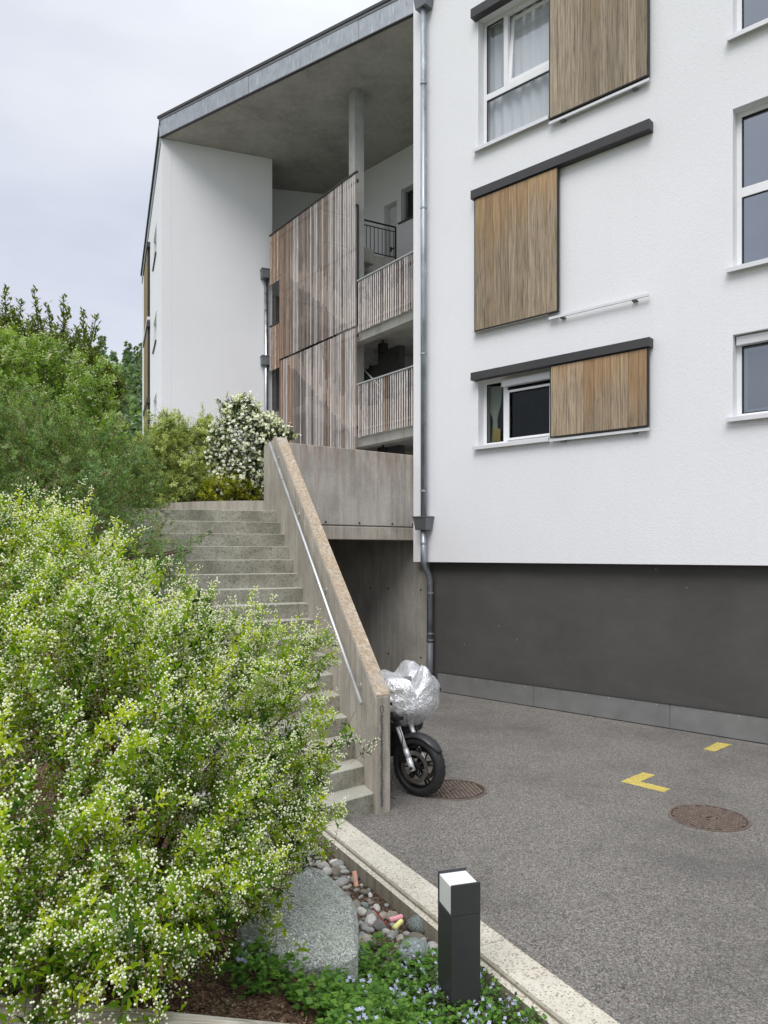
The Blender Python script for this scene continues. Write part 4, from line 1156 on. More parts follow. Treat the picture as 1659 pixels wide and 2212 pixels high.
# steered front end, built in the wheel's frame
def wf(x, y, z): return (cos(WH) * x - sin(WH) * y, sin(WH) * x + cos(WH) * y, z)
rk = R(24)
def fk(d, y, fwd=0.0):   # distance d up the fork from the axle
    return wf(-sin(rk) * d + cos(rk) * fwd * 1.0, y, .298 + cos(rk) * d + sin(rk) * fwd)
for sg in (-1, 1):
    m = MB(); m.tube([fk(-.03, sg * .105, -.01), fk(.1, sg * .105, -.01)], .03, 14); m.tube([fk(.1, sg * .105, -.01), fk(.19, sg * .105, -.01)], .0275, 14); m.tube([fk(.19, sg * .105, -.01), fk(.42, sg * .105, -.01)], .0235, 14)
    f = m.build('fork_leg', FORK, bike, True)
    m = MB(); m.tube([fk(.42, sg * .105, -.01), fk(.68, sg * .105, -.01)], .031, 14); m.build('fork_upper', BLACKP, f, True)
    m = MB(); c_ = Vector(fk(0, sg * .105)); e_ = Vector(wf(0, sg, 0)); e_.z = 0; m.tube([c_ + e_ * .012, c_ + e_ * .036], .015, 12); m.build('axle_nut', RIM, f, True)
    # caliper behind the leg
    m = MB(); T = lambda v, sg=sg: Vector(wf(v.x, v.y, v.z)); m.box(-.165, -.085, sg * .1 - .028, sg * .1 + .028, .33, .43, T); m.build('brake_caliper', RIM, bike, bevel=.01)
    m = MB(); m.tube([fk(.44, sg * .13, .02), fk(.3, sg * .14, .03), fk(.2, sg * .135, -.03), wf(-.12, sg * .12, .42)], .005, 6); m.build('brake_hose', BLACKP, bike, True)
m = MB()
for zz in (.5, .66):
    T = lambda v: Vector(wf(v.x, v.y, v.z)); dx = -sin(rk) * zz; zc = .298 + cos(rk) * zz
    m.box(dx - .045, dx + .045, -.15, .15, zc - .02, zc + .02, T)
m.build('fork_yoke', RIM, bike, bevel=.008)
# front mudguard
m = MB(); vs = []; fs = []; NA, NB = 20, 9
for i in range(NA):
    a_ = R(33) + (R(128) - R(33)) * i / (NA - 1)
    ww = .078 * (1 - .55 * (max(0, .25 - i / NA) / .25) ** 1.5)
    for j in range(NB):
        b_ = -1 + 2 * j / (NB - 1); r_ = .325 - .035 * b_ * b_
        vs.append(wf(r_ * cos(a_), ww * b_, .298 + r_ * sin(a_)))
for i in range(NA - 1):
    for j in range(NB - 1): q = i * NB + j; fs.append((q, q + 1, q + NB + 1, q + NB))
m.add(vs, fs); mg = m.build('mudguard', BLACKP, bike, True); so = mg.modifiers.new('solid', 'SOLIDIFY'); so.thickness = .005
# body, hidden mostly behind the parapet and under its cover
def bf(x, y, z): return (cos(BH) * x - sin(BH) * y, sin(BH) * x + cos(BH) * y, z)
TB = lambda v: Vector(bf(v.x, v.y, v.z))
m = MB(); m.box(-.95, -.42, -.17, .17, .28, .62, TB); m.build('engine', RIM, bike, bevel=.04, seg=3)
m = MB(); m.box(-1.0, -.28, -.19, .19, .55, .82, TB); m.build('frame_fairing', BLACKP, bike, bevel=.07, seg=3)
m = MB(); m.box(-.98, -.45, -.15, .15, .83, 1.0, TB); m.build('fuel_tank', BLACKP, bike, bevel=.07, seg=3)
m = MB(); m.box(-1.75, -1.0, -.13, .13, .74, .86, TB); m.build('seat', BLACK, bike, bevel=.05, seg=3)
m = MB(); m.tube([bf(-1.42, .12, .3), bf(-.9, .12, .36)], .03, 8); m.tube([bf(-1.42, -.12, .3), bf(-.9, -.12, .36)], .03, 8); m.build('swingarm', RIM, bike, True)
m = MB(); m.tube([bf(-1.6, -.19, .5), bf(-.95, -.19, .34), bf(-.6, -.15, .26)], .05, 12); m.build('exhaust', STEEL, bike, True)
m = MB(); m.tube([bf(-.28, -.36, .98), bf(-.2, -.15, 1.0), bf(-.2, .15, 1.0), bf(-.28, .36, .98)], .014, 8); m.build('handlebar', BLACKP, bike, True)
m = MB(); m.tube([bf(-.85, .1, .3), bf(-.8, .27, .0)], .012, 6); m.build('side_stand', RIM, bike, True)
m = MB(); m.tube([wf(-.2, -.12, .3), wf(-.22, -.16, .12), wf(-.2, -.2, .01), wf(-.12, -.24, .008), wf(-.2, -.27, .008), wf(-.26, -.22, .05)], .003, 5); m.build('loose_cable', GASKET, bike, True)

# silver cover
def mk_silver():
    m = M_('silver_fabric', .3, .62, .8); v = m.pos()
    c = m.ramp(m.noise(v, 9, 5, .6), [(.3, (.8, .81, .83)), (.7, (.95, .95, .96))]); m.col(c)
    w = m.noise(m.pos((1, 1, .75)), 10, 4, .6, 1.8); w2 = m.noise(m.pos((1.2, 1.2, .6)), 26, 4, .6, 1.4)
    r_ = m.math('ABSOLUTE', m.math('SUBTRACT', w, .5))
    m.bump(m.math('ADD', m.math('MULTIPLY', r_, -2.2), m.math('MULTIPLY', w2, .45)), .034, .62); return m.m
SILV = mk_silver()
cv = empty('motorcycle_cover', bike_c + Vector(bf(-.32, 0, 0)), 0, 'crinkled silver rain cover pulled over the front of the parked motorcycle', 'cover')
NU, NV = 150, 80; vs = []; fs = []
ctop, cbot = 1.12, .64
for j in range(NV):
    v = j / (NV - 1)
    for i in range(NU):
        u = 2 * pi * i / NU; cu, su = cos(u), sin(u)
        # half widths (front/back x, sideways y) as a function of height
        if v < .42: wv = .12 + (.33 - .12) * math.sin(v / .42 * pi / 2) ** .8
        elif v < .7: wv = .33
        else:
            q_ = (v - .7) / .3; wv = .33 * (1 - .34 * q_ ** 1.6) if v < .955 else .33 * .7 * math.sqrt(max(0, 1 - ((v - .955) / .045) ** 2))
        fx = (.52 if cu < 0 else .30) * (wv / .335) * (1 if v < .5 else 1)
        x_, y_ = fx * cu, wv * su
        z_ = cbot + (ctop - cbot) * min(1, v / .9) ** .9
        if v > .55:
            k_ = (v - .55) / .45
            z_ += k_ * (.14 * math.exp(-((y_ - .12) / .06) ** 2) - .13 * math.exp(-(y_ / .045) ** 2) * (1 if cu > -.2 else .3) + .035 * math.exp(-((y_ + .15) / .12) ** 2))
        p = Vector((x_, y_, z_)); d = Vector((cu, su, .2)).normalized()
        q = p * 5.5; r1 = abs(noise.noise(q + Vector((3, 1, 7)))); r2 = abs(noise.noise(q * 2.3)); r3 = abs(noise.noise(Vector((u * 5.5, v * 1.4, 2)))) 
        amp = .026 * r1 + .008 * r2 + (.07 * r3 * max(0, 1 - v * 1.5)) + .018 * math.exp(-(y_ / .02) ** 2) * (cu > 0)
        p += d * (.02 - amp)
        vs.append(bf(p.x, p.y, p.z))
for j in range(NV - 1):
    for i in range(NU): a_, b_ = j * NU + i, j * NU + (i + 1) % NU; fs.append((a_, b_, b_ + NU, a_ + NU))
m = MB(); m.add(vs, fs); m.build('cover_fabric', SILV, cv, True)
m = MB(); m.box(.0, .01, -.05, .05, .95, 1.13, TB); m.build('visor_panel', plain('grey_film', (.2, .2, .21), .4), cv)
m = MB(); m.tube([bf(.13 * cos(t_), .13 * sin(t_), .665 + .01 * sin(3*t_)) for t_ in [2*pi*k/20 for k in range(21)]], .009, 6, False); m.build('elastic_hem', BLACK, cv, True)

# ================================================================== BOLLARD LIGHT
BO = px(991, 1195, 4.02); BO.z = -.09
bo = empty('bollard_light', BO, R(17), 'anthracite square bollard light with a white diffuser standing in the flowers', 'lamp')
ANTH = plain('anthracite_powder_coat', (.048, .048, .05), .45, .2, .06, 20)
hw, hd = .083, .1; zt_ = zat(1911, 3.92) - BO.z; zs_ = zat(1978, 3.92) - BO.z
m = MB(); m.box(-hw, hw, -hd, hd, -.25, zs_ - .002); m.build('post', ANTH, bo, bevel=.002)
for s0, s1 in ((-hd, -hd + .012), (hd - .012, hd)):
    m = MB(); m.box(-hw, hw, s0, s1, zs_ + .001, zt_); m.build('side_plate', ANTH, bo, bevel=.001)
DIFF = M_('opal_diffuser', .35, 0, .4); DIFF.col((.86, .86, .87)); DIFF.b.inputs['Subsurface Weight'].default_value = .2
m = MB(); m.box(-hw + .004, hw - .004, -hd + .0125, hd - .0125, zs_ + .001, zt_ - .012); m.build('diffuser', DIFF.m, bo, bevel=.003)
m = MB(); m.box(-hw - .02, hw + .02, -hd - .02, hd + .02, -.27, -.1); m.build('footing', CONC, bo)

# ================================================================== STONES
def mk_granite():
    m = M_('speckled_granite', .85, 0, .3); v = m.pos()
    a = m.noise(v, 95, 4, .72); b = m.noise(v, 26, 4, .7)
    c = m.ramp(a, [(.36, (.12, .125, .11)), (.46, (.4, .42, .38)), (.55, (.6, .63, .58)), (.66, (.86, .88, .84))])
    c = m.mix(m.ramp(b, [(.5, G(0)), (.62, G(.55))]), c, (.16, .18, .15))
    c = m.mix(m.ramp(m.noise(v, 4, 4), [(.45, G(0)), (.7, G(.4))]), c, (.36, .4, .3))
    m.col(c); m.bump(m.math('ADD', b, a), .012, .8); return m.m
GRAN = mk_granite()
import bmesh
def rock_mesh(name, pts, mat, sub=3, rough=.03, seed=0, smooth=True):
    bm = bmesh.new()
    for p in pts: bm.verts.new(p)
    r = bmesh.ops.convex_hull(bm, input=bm.verts)
    bmesh.ops.delete(bm, geom=[g for g in r['geom_interior'] + r['geom_unused'] if isinstance(g, bmesh.types.BMVert)], context='VERTS')
    bmesh.ops.bevel(bm, geom=bm.edges[:] , offset=rough * .9, segments=1, affect='EDGES')
    bmesh.ops.triangulate(bm, faces=bm.faces)
    for _ in range(sub):
        bmesh.ops.subdivide_edges(bm, edges=[e for e in bm.edges if e.calc_length() > rough * 1.2], cuts=1, use_grid_fill=True); bmesh.ops.triangulate(bm, faces=bm.faces)
    for v in bm.verts:
        q = v.co * (1.2 / max(rough, .001)) * .12 + Vector((seed, seed * .7, 0))
        v.co += v.co.normalized() * (noise.noise(q) * rough * .8 + noise.noise(q * 2.7) * rough * .35)
    bmesh.ops.recalc_face_normals(bm, faces=bm.faces)
    me = bpy.data.meshes.new(name); bm.to_mesh(me); bm.free(); me.materials.append(mat)
    if smooth: me.shade_smooth()
    return me
def boulder(name, pix, label, mat, rough=.03, back=.45, cat='boulder'):
    P_ = [px(x, y, Y) for x, y, Y in pix]; c = sum(P_, Vector()) / len(P_); c.z = min(p.z for p in P_)
    me = rock_mesh(name, [p - c - Vector((0, -.001, 0)) for p in P_], mat, 3, rough, 3.1, False)
    o = bpy.data.objects.new(name, me); COL.objects.link(o); o.location = c; return tag(o, label, cat)
boulder('boulder', [(505, 2020, 3.75), (545, 1925, 3.95), (600, 1896, 4.2), (690, 1866, 4.4), (768, 1950, 4.2), (776, 2000, 4.0), (768, 2062, 3.75), (640, 2090, 3.6), (540, 2090, 3.6),
                    (645, 1918, 4.8), (735, 1948, 4.7), (560, 2100, 4.5), (770, 2120, 4.6), (600, 2180, 3.65), (770, 2150, 3.8)],
        'large angular speckled granite boulder between the bush and the pebbles', GRAN, .035)
boulder('boulder', [(600, 1830, 5.1), (640, 1795, 5.3), (668, 1800, 5.3), (675, 1850, 5.0), (610, 1870, 4.9), (650, 1850, 5.5), (690, 1840, 5.35)],
        'small grey rock half under the bush behind the large boulder', GRAN, .02)
def mk_peb(name, c, c2_, sc=5):
    m = M_(name, .75, 0, .35); v = m.coord('Object'); oi = m.n('ShaderNodeObjectInfo')
    a = m.noise(v, sc, 4, .65); cc = m.ramp(a, [(.38, c2_), (.55, c)])
    cc = m.mix(1.0, cc, m.ramp(oi.outputs['Random'], [(0, G(.7)), (1, G(1.35))]), 'MULTIPLY')
    m.col(cc); m.bump(a, .003, .5); return m.m
PM = [mk_peb('grey_pebble', (.3, .295, .275), (.19, .185, .175)), mk_peb('brown_pebble', (.26, .23, .18), (.16, .14, .11)), mk_peb('pale_pebble', (.6, .58, .53), (.36, .35, .31)),
      mk_peb('green_grey_pebble', (.25, .285, .26), (.08, .095, .088), 7), mk_peb('speckled_pebble', (.42, .38, .32), (.13, .11, .09), 9)]
def pebble_mesh(mat, seed):
    bm = bmesh.new(); bmesh.ops.create_icosphere(bm, subdivisions=3, radius=1)
    for v in bm.verts:
        q = v.co * .9 + Vector((seed * 3.1, 0, 0)); v.co *= 1 + .28 * noise.noise(q) + .05 * noise.noise(q * 3)
    me = bpy.data.meshes.new('pebble'); bm.to_mesh(me); bm.free(); me.materials.append(mat); me.shade_smooth(); return me
PMESH = [pebble_mesh(PM[k % 5], k * 1.7 + 1) for k in range(15)]
placed = []
LBL = ['grey rounded pebble lying in the strip beside the concrete kerb', 'brown rounded pebble lying in the strip beside the concrete kerb',
       'pale whitish pebble lying in the strip beside the concrete kerb', 'green grey pebble lying in the strip beside the concrete kerb', 'speckled pebble lying in the strip beside the concrete kerb']
def peb(p, r, k, rz, lab=None, sq=.62, name='pebble'):
    o = bpy.data.objects.new(name, PMESH[k]); COL.objects.link(o); o.location = (p.x, p.y, p.z + r * sq * .55)
    o.rotation_euler = (random.uniform(-.3, .3), random.uniform(-.3, .3), rz); o.scale = (r * random.uniform(1.0, 1.4), r * random.uniform(.7, 1), r * sq)
    tt_ = (Vector((p.x, p.y, 0)) - K0).dot(KD); oo_ = (Vector((p.x, p.y, 0)) - K0).dot(KN)
    zn = ('at the far tip of the strip' if tt_ < .8 else 'beside the middle of the boulder' if tt_ < 1.5 else 'near the chalk sticks' if tt_ < 2.1 else 'by the ground cover edge')
    sz_ = 'small' if r < .031 else ('medium' if r < .042 else 'large'); wh = 'against the kerb' if oo_ < .45 else ('in mid strip' if oo_ < .65 else 'on the bed side')
    lb_ = f'{sz_} {LBL[k % 5].split(" pebble")[0]} pebble {wh}, {zn}'
    tag(o, lab or lb_, 'stone', None if lab else 'pebbles: ' + lb_); placed.append((p.x, p.y, r)); return o
def tk(t, o): return kp(t, o)
# a few named stones first
q = gp(905, 2003, -.08); peb(Vector((q.x, q.y, -.1)), .082, 3, -.6, 'large blue green mottled stone against the kerb beside the bollard', .75, 'stone')
q = gp(893, 2050, .0); peb(Vector((q.x, q.y, -.05)), .105, 3, .2, 'big mottled stone with a white vein behind the flowers by the bollard', .6, 'stone')
q = gp(790, 2025, -.0); peb(Vector((q.x, q.y, -.05)), .06, 14, .5, 'pale lichen spotted stone at the edge of the ground cover', .7, 'stone')
q = gp(707, 1885, -.08); peb(Vector((q.x, q.y, -.09)), .05, 7, 1.2, 'pale angular stone at the far tip of the pebble strip', .7, 'stone')
n_try = 0
while len(placed) < 190 and n_try < 16000:
    n_try += 1
    t_ = random.uniform(.3, 2.35); o_ = random.uniform(.31, .95)
    p = tk(t_, o_); r = random.choice((.02, .026, .032, .038, .045, .05)) * random.uniform(.85, 1.15)
    if any((p.x - a_) ** 2 + (p.y - b_) ** 2 < ((r + c_) * .74) ** 2 for a_, b_, c_ in placed): continue
    p.z = terrain(p.x, p.y); peb(p, r, random.choice((0, 0, 1, 1, 5, 6, 10, 11, 2, 4, 9, 3, 14, 12)), random.uniform(0, 6.3))
# fine gravel under them
n = 3500; T_ = RNG.uniform(.1, 4, n); O_ = RNG.uniform(.29, .95, n)
Pg = np.array([tuple(tk(a_, b_)) for a_, b_ in zip(T_, O_)]); Pg[:, 2] = [terrain(a_, b_) for a_, b_ in Pg[:, :2]]
g = bud_geo(Pg + np.array([0, 0, .003]), RNG.normal(size=(n, 3)), RNG.uniform(.004, .009, n), RNG.uniform(.012, .02, n), RNG.random(n))
gm = M_('fine_gravel', .9); at = gm.n('ShaderNodeAttribute'); at.attribute_name = 'tint'; gm.col(gm.ramp(at.outputs['Fac'], [(0, (.06, .045, .03)), (.6, (.17, .14, .11)), (1, (.35, .32, .28))]))
npmesh('gravel', g[0], g[1], gm.m, g[2], None, False, 'stuff', 'fine brown gravel filling the gaps under the pebbles')
# chalks and twig
def chalk(a, b, r, c, label, name='chalk', cat='chalk'):
    m = MB(); d = Vector(b) - Vector(a); m.tube([Vector(0 * d), d * .04, d * .96, d], r, 12); m.v = m.v
    o = m.build(name, plain(name + '_' + label.split()[0], c, .9, 0, .12, 60, .002), None, True, loc=a); tag(o, label, cat)
def gz(x, y, z): return gp(x, y, z)
chalk(gz(765, 1882, .06), gz(770, 1915, -.03), .017, (.78, .42, .3), 'salmon orange chalk stick leaning against the kerb')
chalk(gz(842, 1988, -.0), gz(868, 1980, .0), .017, (.82, .36, .42), 'pink chalk stick lying on the pebbles')
chalk(gz(851, 2005, .01), gz(867, 1990, .01), .016, (.85, .8, .3), 'yellow chalk stick lying beside the pink one')
chalk(gz(807, 1962, .0), gz(835, 1998, .0), .0055, (.3, .05, .035), 'thin red stick lying across the pebbles', 'stick', 'stick')

# ================================================================== TIMBER EDGING
def mk_timber():
    m = M_('silver_timber', .85, 0, .2)
    g_ = m.noise(m.pos((2.2, 26, 26)), 2.0, 6, .7, .6)
    c = m.ramp(g_, [(.28, (.12, .105, .08)), (.5, (.34, .32, .27)), (.72, (.52, .5, .44))])
    c = m.mix(m.ramp(m.noise(m.pos((1.5, 9, 9)), 2.4, 4), [(.5, G(0)), (.68, G(.5))]), c, (.3, .22, .13))
    m.col(c); m.bump(g_, .008, .8); return m.m
TIM = mk_timber()
e0, e1 = gp(-60, 2140, .93), gp(760, 2222, .86)
ed = (e1 - e0); eL = ed.length; 
m = MB(); m.box(0, eL, -.085, 0, -.2, 0); tb = m.build('timber_edging', TIM, None, bevel=.008, loc=e0, rot=(0, math.atan2(-ed.z, math.hypot(ed.x, ed.y)), math.atan2(ed.y, ed.x)))
tag(tb, 'weathered grey timber board edging the planting bed in the foreground', 'edging')
m = MB(); m.tube([gp(72, 2215, .9), gp(78, 2170, .95), gp(84, 2120, 1.02)], .011, 8); tag(m.build('stick', BARK, None, True), 'dark upright stick leaning over the timber edging', 'stick')
PATH = plain('gravel_path', (.2, .18, .15), .95, 0, .3, 40, .01)

# ================================================================== HILL AND WOOD
def hill_z(x, y):
    r = math.hypot(x, y * 1.0)
    t_ = sm(45, 175, y + .25 * (-x - 50)); base = -.6 + 40 * t_ * (1 + .0 * x)
    return base * (.9 + .16 * noise.noise(Vector((x * .012, y * .012, 0)))) + 2.5 * noise.noise(Vector((x * .04, y * .04, 3)))
grid_mesh('hill', -320, 120, 60, 40, 420, 50, hill_z, GRASSY)
def crown_quads(C, rad, hgt, nq, conif, tint, leafsz):
    d = nrm(RNG.normal(size=(nq, 3))); u = RNG.random(nq)
    if conif:
        h = u ** 1.3; ang = RNG.random(nq) * 2 * pi; rr = rad * (1 - h) * (.75 + .35 * RNG.random(nq)) * (.8 + .25 * np.sin(h * 40))
        P = C + np.stack([rr * np.cos(ang), rr * np.sin(ang), h * hgt], 1); D = np.stack([np.cos(ang), np.sin(ang), -.35 + 0 * ang], 1)
    else:
        P = C + d * np.array([rad, rad, hgt * .5]) * (.7 + .35 * u[:, None]) + np.array([0, 0, hgt * .55]); D = d + np.array([0, 0, .2])
    N = nrm(RNG.normal(size=(nq, 3)) + np.array([0, 0, 1.0]))
    s = leafsz * (.6 + .8 * RNG.random(nq))
    return leaf_geo(P, D + RNG.normal(size=(nq, 3)) * .3, N, s, s * .8, np.clip(tint + RNG.normal(0, .12, nq), 0, 1))
parts = []
for i in range(520):
    Y = random.uniform(62, 215); X = random.uniform(-.52, -.20) * Y - random.uniform(0, 6)
    con = random.random() < .45; r_ = random.uniform(2.2, 3.6) if con else random.uniform(2.8, 4.6); h_ = random.uniform(11, 17) if con else random.uniform(7, 11)
    parts.append(crown_quads(np.array([X, Y, hill_z(X, Y) - 1]), r_, h_, 420, con, random.uniform(.05, .4) if con else random.uniform(.35, .95), .72))
V, F, t_ = cat_geo(parts)
npmesh('forest', V, F, LEAF_WOOD, t_, None, kind='stuff', label='distant mixed wood covering the hillside behind the shrubs')

# ================================================================== SHRUBS AND TREES
tree_b = (-8.6, 13.5, 3.0)
olive = sprig_shrub('tree', 'tall olive green tree with upright leafy shoots, topmost at the left edge', 'tree', tree_b,
            [bl(30, 810, 13.5, 1.0), bl(130, 815, 13.5, .75), bl(205, 850, 13.3, .5), bl(-60, 760, 13.5, .9), bl(240, 830, 13.2, .22), bl(60, 900, 13.5, 1.2)],
            2600, LEAF_OLIVE, .125, .045, .34, 7, .8, .6, stems=14, rmin=.45, trunk_r=.04, opp=.7, tint_mu=.45)
sp = []; tw = MB()
for (x, y, ln_) in ((10, 622, 1.3), (46, 648, 1.1), (73, 624, 1.3), (100, 660, 1.0), (137, 646, 1.2), (150, 668, 1.0), (180, 672, 1.1), (208, 684, 1.0), (-20, 640, 1.2), (28, 665, 1.0), (88, 690, .9), (120, 700, .9), (165, 710, .9), (195, 725, .9), (218, 740, .8), (60, 700, .9), (-2, 700, 1.), (232, 780, .7), (245, 840, .6)):
    tp_ = px(x, y, 13.4 + random.uniform(-.3, .3)); bt_ = tp_ + Vector((random.uniform(-.35, .1) if x > 100 else random.uniform(-.2, .2), random.uniform(-.2, .2), -ln_))
    n_ = int(95 * ln_); u_ = RNG.random(n_) ** .8
    P_ = np.array(bt_)[None] + (np.array(tp_) - np.array(bt_))[None] * u_[:, None] + RNG.normal(0, .03, (n_, 3)) - np.array(tree_b)
    a_ = RNG.random(n_) * 2 * pi; D_ = np.stack([np.cos(a_), np.sin(a_), .45 + u_ * .9], 1)
    sp.append(leaf_geo(P_, D_, nrm(np.stack([-np.cos(a_), -np.sin(a_), 1.2 + 0 * a_], 1)), RNG.uniform(.09, .15, n_) * (1.15 - .4 * u_), RNG.uniform(.035, .05, n_), np.clip(RNG.normal(.45, .2, n_) + .15 * u_, 0, 1)))
    tw.tube([bt_ - Vector(tree_b), tp_ - Vector(tree_b)], .016, 5, True, .006)
g = cat_geo(sp); npmesh('upright_shoots', g[0], g[1], LEAF_OLIVE, g[2], olive, kind='stuff'); tag(tw.build('shoot_stems', BARK, olive), kind='stuff')
sprig_shrub('shrub', 'broad light green shrub with creamy flower specks below the olive tree', 'shrub', (-4.9, 10.6, 2.4),
            [bl(40, 860, 10.4, .85), bl(150, 850, 10.3, .62), bl(200, 905, 10.2, .42), bl(238, 938, 10.0, .22), bl(-30, 830, 10.5, .9), bl(100, 790, 10.5, .4), bl(170, 960, 10.2, .6), bl(60, 960, 10.2, .8)],
            3600, LEAF_LIGHT, .066, .03, .15, 6, .5, .72, shoot=6, shoot_len=.35, flowers='bud', fl_n=6, fl_r=.013, fl_l=.024, fl_spread=.03, petalmat=mk_leaf('cream_blossom', [(0, (.45, .5, .25)), (1, (.75, .74, .55))], .2), stems=12, fl_frac=.44)
sprig_shrub('shrub', 'wide dark fine leaved shrub with reddish twigs spilling over the upper steps', 'shrub', (-4.3, 8.6, 1.9),
            [bl(60, 1000, 8.7, .85), bl(180, 1010, 8.6, .7), bl(260, 1060, 8.4, .5), bl(268, 1112, 8.0, .3), bl(318, 1172, 7.6, .2), bl(392, 1190, 7.5, .1), bl(10, 950, 8.8, .7), bl(120, 1130, 8.2, .8), bl(280, 1180, 7.8, .45), bl(345, 1225, 7.4, .2), bl(-60, 1050, 8.5, .9), bl(290,985,8.6,.3)],
            5600, LEAF_FINE, .036, .014, .15, 7, .25, .75, stems=18, twigmat=TWIG, tint_mu=.5, tint_sd=.3, shoot=7, shoot_len=.4)
sprig_shrub('shrub', 'airy grey green shrub at the top of the stairs against the white wall', 'shrub', (-4.0, 14.2, 3.2),
            [bl(370, 1000, 13.6, .72), bl(430, 990, 13.7, .55), bl(330, 985, 13.5, .42), bl(310, 1030, 13.3, .42), bl(375, 930, 13.6, .33), bl(440, 920, 13.7, .24), bl(365, 905, 13.6, .16), bl(330, 940, 13.5, .2), bl(420, 1040, 13.4, .45), bl(350, 1060, 13.2, .3)],
            3600, LEAF_GREY, .075, .026, .17, 7, .6, .68, stems=20, tint_mu=.6, rmin=.4, shoot=6, shoot_len=.42)
sprig_shrub('shrub', 'dark glossy shrub covered in white blossom beside the handrail top', 'shrub', (-2.7, 13.9, 3.2),
            [bl(525, 960, 13.4, .6), bl(525, 905, 13.4, .33), bl(545, 1030, 13.3, .48), bl(500, 990, 13.4, .42), bl(487, 872, 13.4, .12), bl(532, 870, 13.4, .09), bl(505, 885, 13.4, .12), bl(570, 940, 13.3, .3), bl(575, 1020, 13.2, .22), bl(600, 935, 13.0, .14), bl(625, 940, 12.9, .09), bl(500, 1050, 13.3, .35)],
            2200, LEAF_DARK, .06, .026, .18, 6, .5, .68, flowers='open', fl_n=4, fl_r=.03, fl_l=.033, fl_spread=.022, stems=12, fl_frac=.6, tint_mu=.5)
sprig_shrub('shrub', 'low yellow green bush on the planter edge between the two taller shrubs', 'shrub', (-3.2, 13.3, 3.2),
            [bl(480, 1058, 13.0, .26), bl(515, 1050, 13.0, .24), bl(545, 1065, 12.95, .16), bl(455, 1065, 13.0, .2)],
            420, LEAF_YELL, .05, .02, .14, 6, .5, .7, stems=8)
# the big flowering bush
DZ = [(100, 1880, 2.65, .42), (190, 1560, 3.2, .58), (110, 1340, 3.8, .56), (420, 1510, 3.8, .52), (360, 1800, 3.05, .42), (560, 1630, 4.0, .36),
      (550, 1480, 4.3, .38), (580, 1790, 3.7, .26), (290, 1370, 4.2, .44), (300, 2000, 2.35, .14), (320, 2110, 2.25, .07), (470, 1900, 3.0, .2), (75, 1180, 4.3, .32),
      (20, 1700, 2.9, .5), (215, 1215, 4.5, .24), (430, 1370, 4.4, .26), (640, 1430, 4.3, .2), (665, 1600, 4.1, .15), (670, 1730, 3.9, .13), (0, 1500, 3.3, .6), (180, 1720, 2.9, .42),
      (170, 2010, 2.4, .1), (60, 2030, 2.4, .1), (545, 1850, 3.3, .1), (460, 1960, 2.7, .08), (585, 1345, 4.4, .12), (735, 1590, 4.0, .06), (20, 1990, 2.4, .12), (700, 1490, 4.3, .09), (-60, 1300, 3.9, .6),
      (240, 2060, 2.3, .07)]
sprig_shrub('flowering_bush', 'huge arching green bush covered in tiny white buds, spilling over the lower steps', 'bush', (-1.25, 3.9, .75),
            [bl(*b) for b in DZ], 6200, LEAF_DEUTZ, .047, .0175, .13, 6, .5, .74, flowers='bud', fl_n=20, fl_r=.0046, fl_l=.0098, fl_spread=.017,
            stems=46, twigmat=TWIG, trunk_r=.009, tint_mu=.6, tint_sd=.26, rmin=.6, shoot=7, shoot_len=.36, fl_frac=.92, bias=(.3, -.05, .35))

# ================================================================== GROUND COVER, MULCH, GRASS
def bed_points(n, cond, x0=-3, x1=1.3, y0=1.2, y1=5.6):
    P = []
    while len(P) < n:
        x, y = random.uniform(x0, x1), random.uniform(y0, y1)
        if cond(x, y): P.append((x, y, terrain(x, y)))
    return np.array(P)
def off(x, y): return (Vector((x, y, 0)) - K0).dot(KN)
def pixof(x, y, z): return 829.5 + 1600 * x / y, 1195 + 1600 * (2.4 - z) / y
def cover_ok(x, y):
    o_ = off(x, y)
    if o_ < .3: return False
    z = terrain(x, y); a_, b_ = pixof(x, y, z)
    tt = (Vector((x, y, 0)) - K0).dot(KD)
    lim = .31 if tt > 2.6 else (.31 + (2.6 - tt) * .75 if tt > 1.75 else 1.35)
    if o_ < lim: return False
    if a_ < 778 and b_ < 2075: return False
    nz_ = noise.noise(Vector((x * 2.2, y * 2.2, 5)))
    if a_ < 500: return False
    if a_ < 700: return nz_ > -.05 + (700 - a_) / 520
    return True
n = 5600; Pc = bed_points(n, cover_ok, -.9, 1.5, 1.6, 4.9)
hgt = RNG.uniform(.01, .13, n); stems_top = Pc + np.stack([RNG.normal(0, .02, n), RNG.normal(0, .02, n), hgt], 1)
gs = []
for k in range(5):
    a_ = RNG.random(n) * 2 * pi; el_ = RNG.uniform(-.1, .7, n)
    D = np.stack([np.cos(a_) * np.cos(el_), np.sin(a_) * np.cos(el_), np.sin(el_)], 1)
    s = RNG.uniform(.018, .042, n); gs.append(leaf_geo(stems_top + RNG.normal(0, .008, (n, 3)), D, nrm(RNG.normal(size=(n, 3)) * .35 + np.array([0, 0, 1])), s, s * .8, np.clip(RNG.normal(.5, .25, n) + hgt * 2 - .1, 0, 1), .12, .2))
g = cat_geo(gs); npmesh('ground_cover', g[0], g[1], LEAF_IVY, g[2], None, False, 'stuff', 'fresh green low leafy ground cover in front of the boulder')
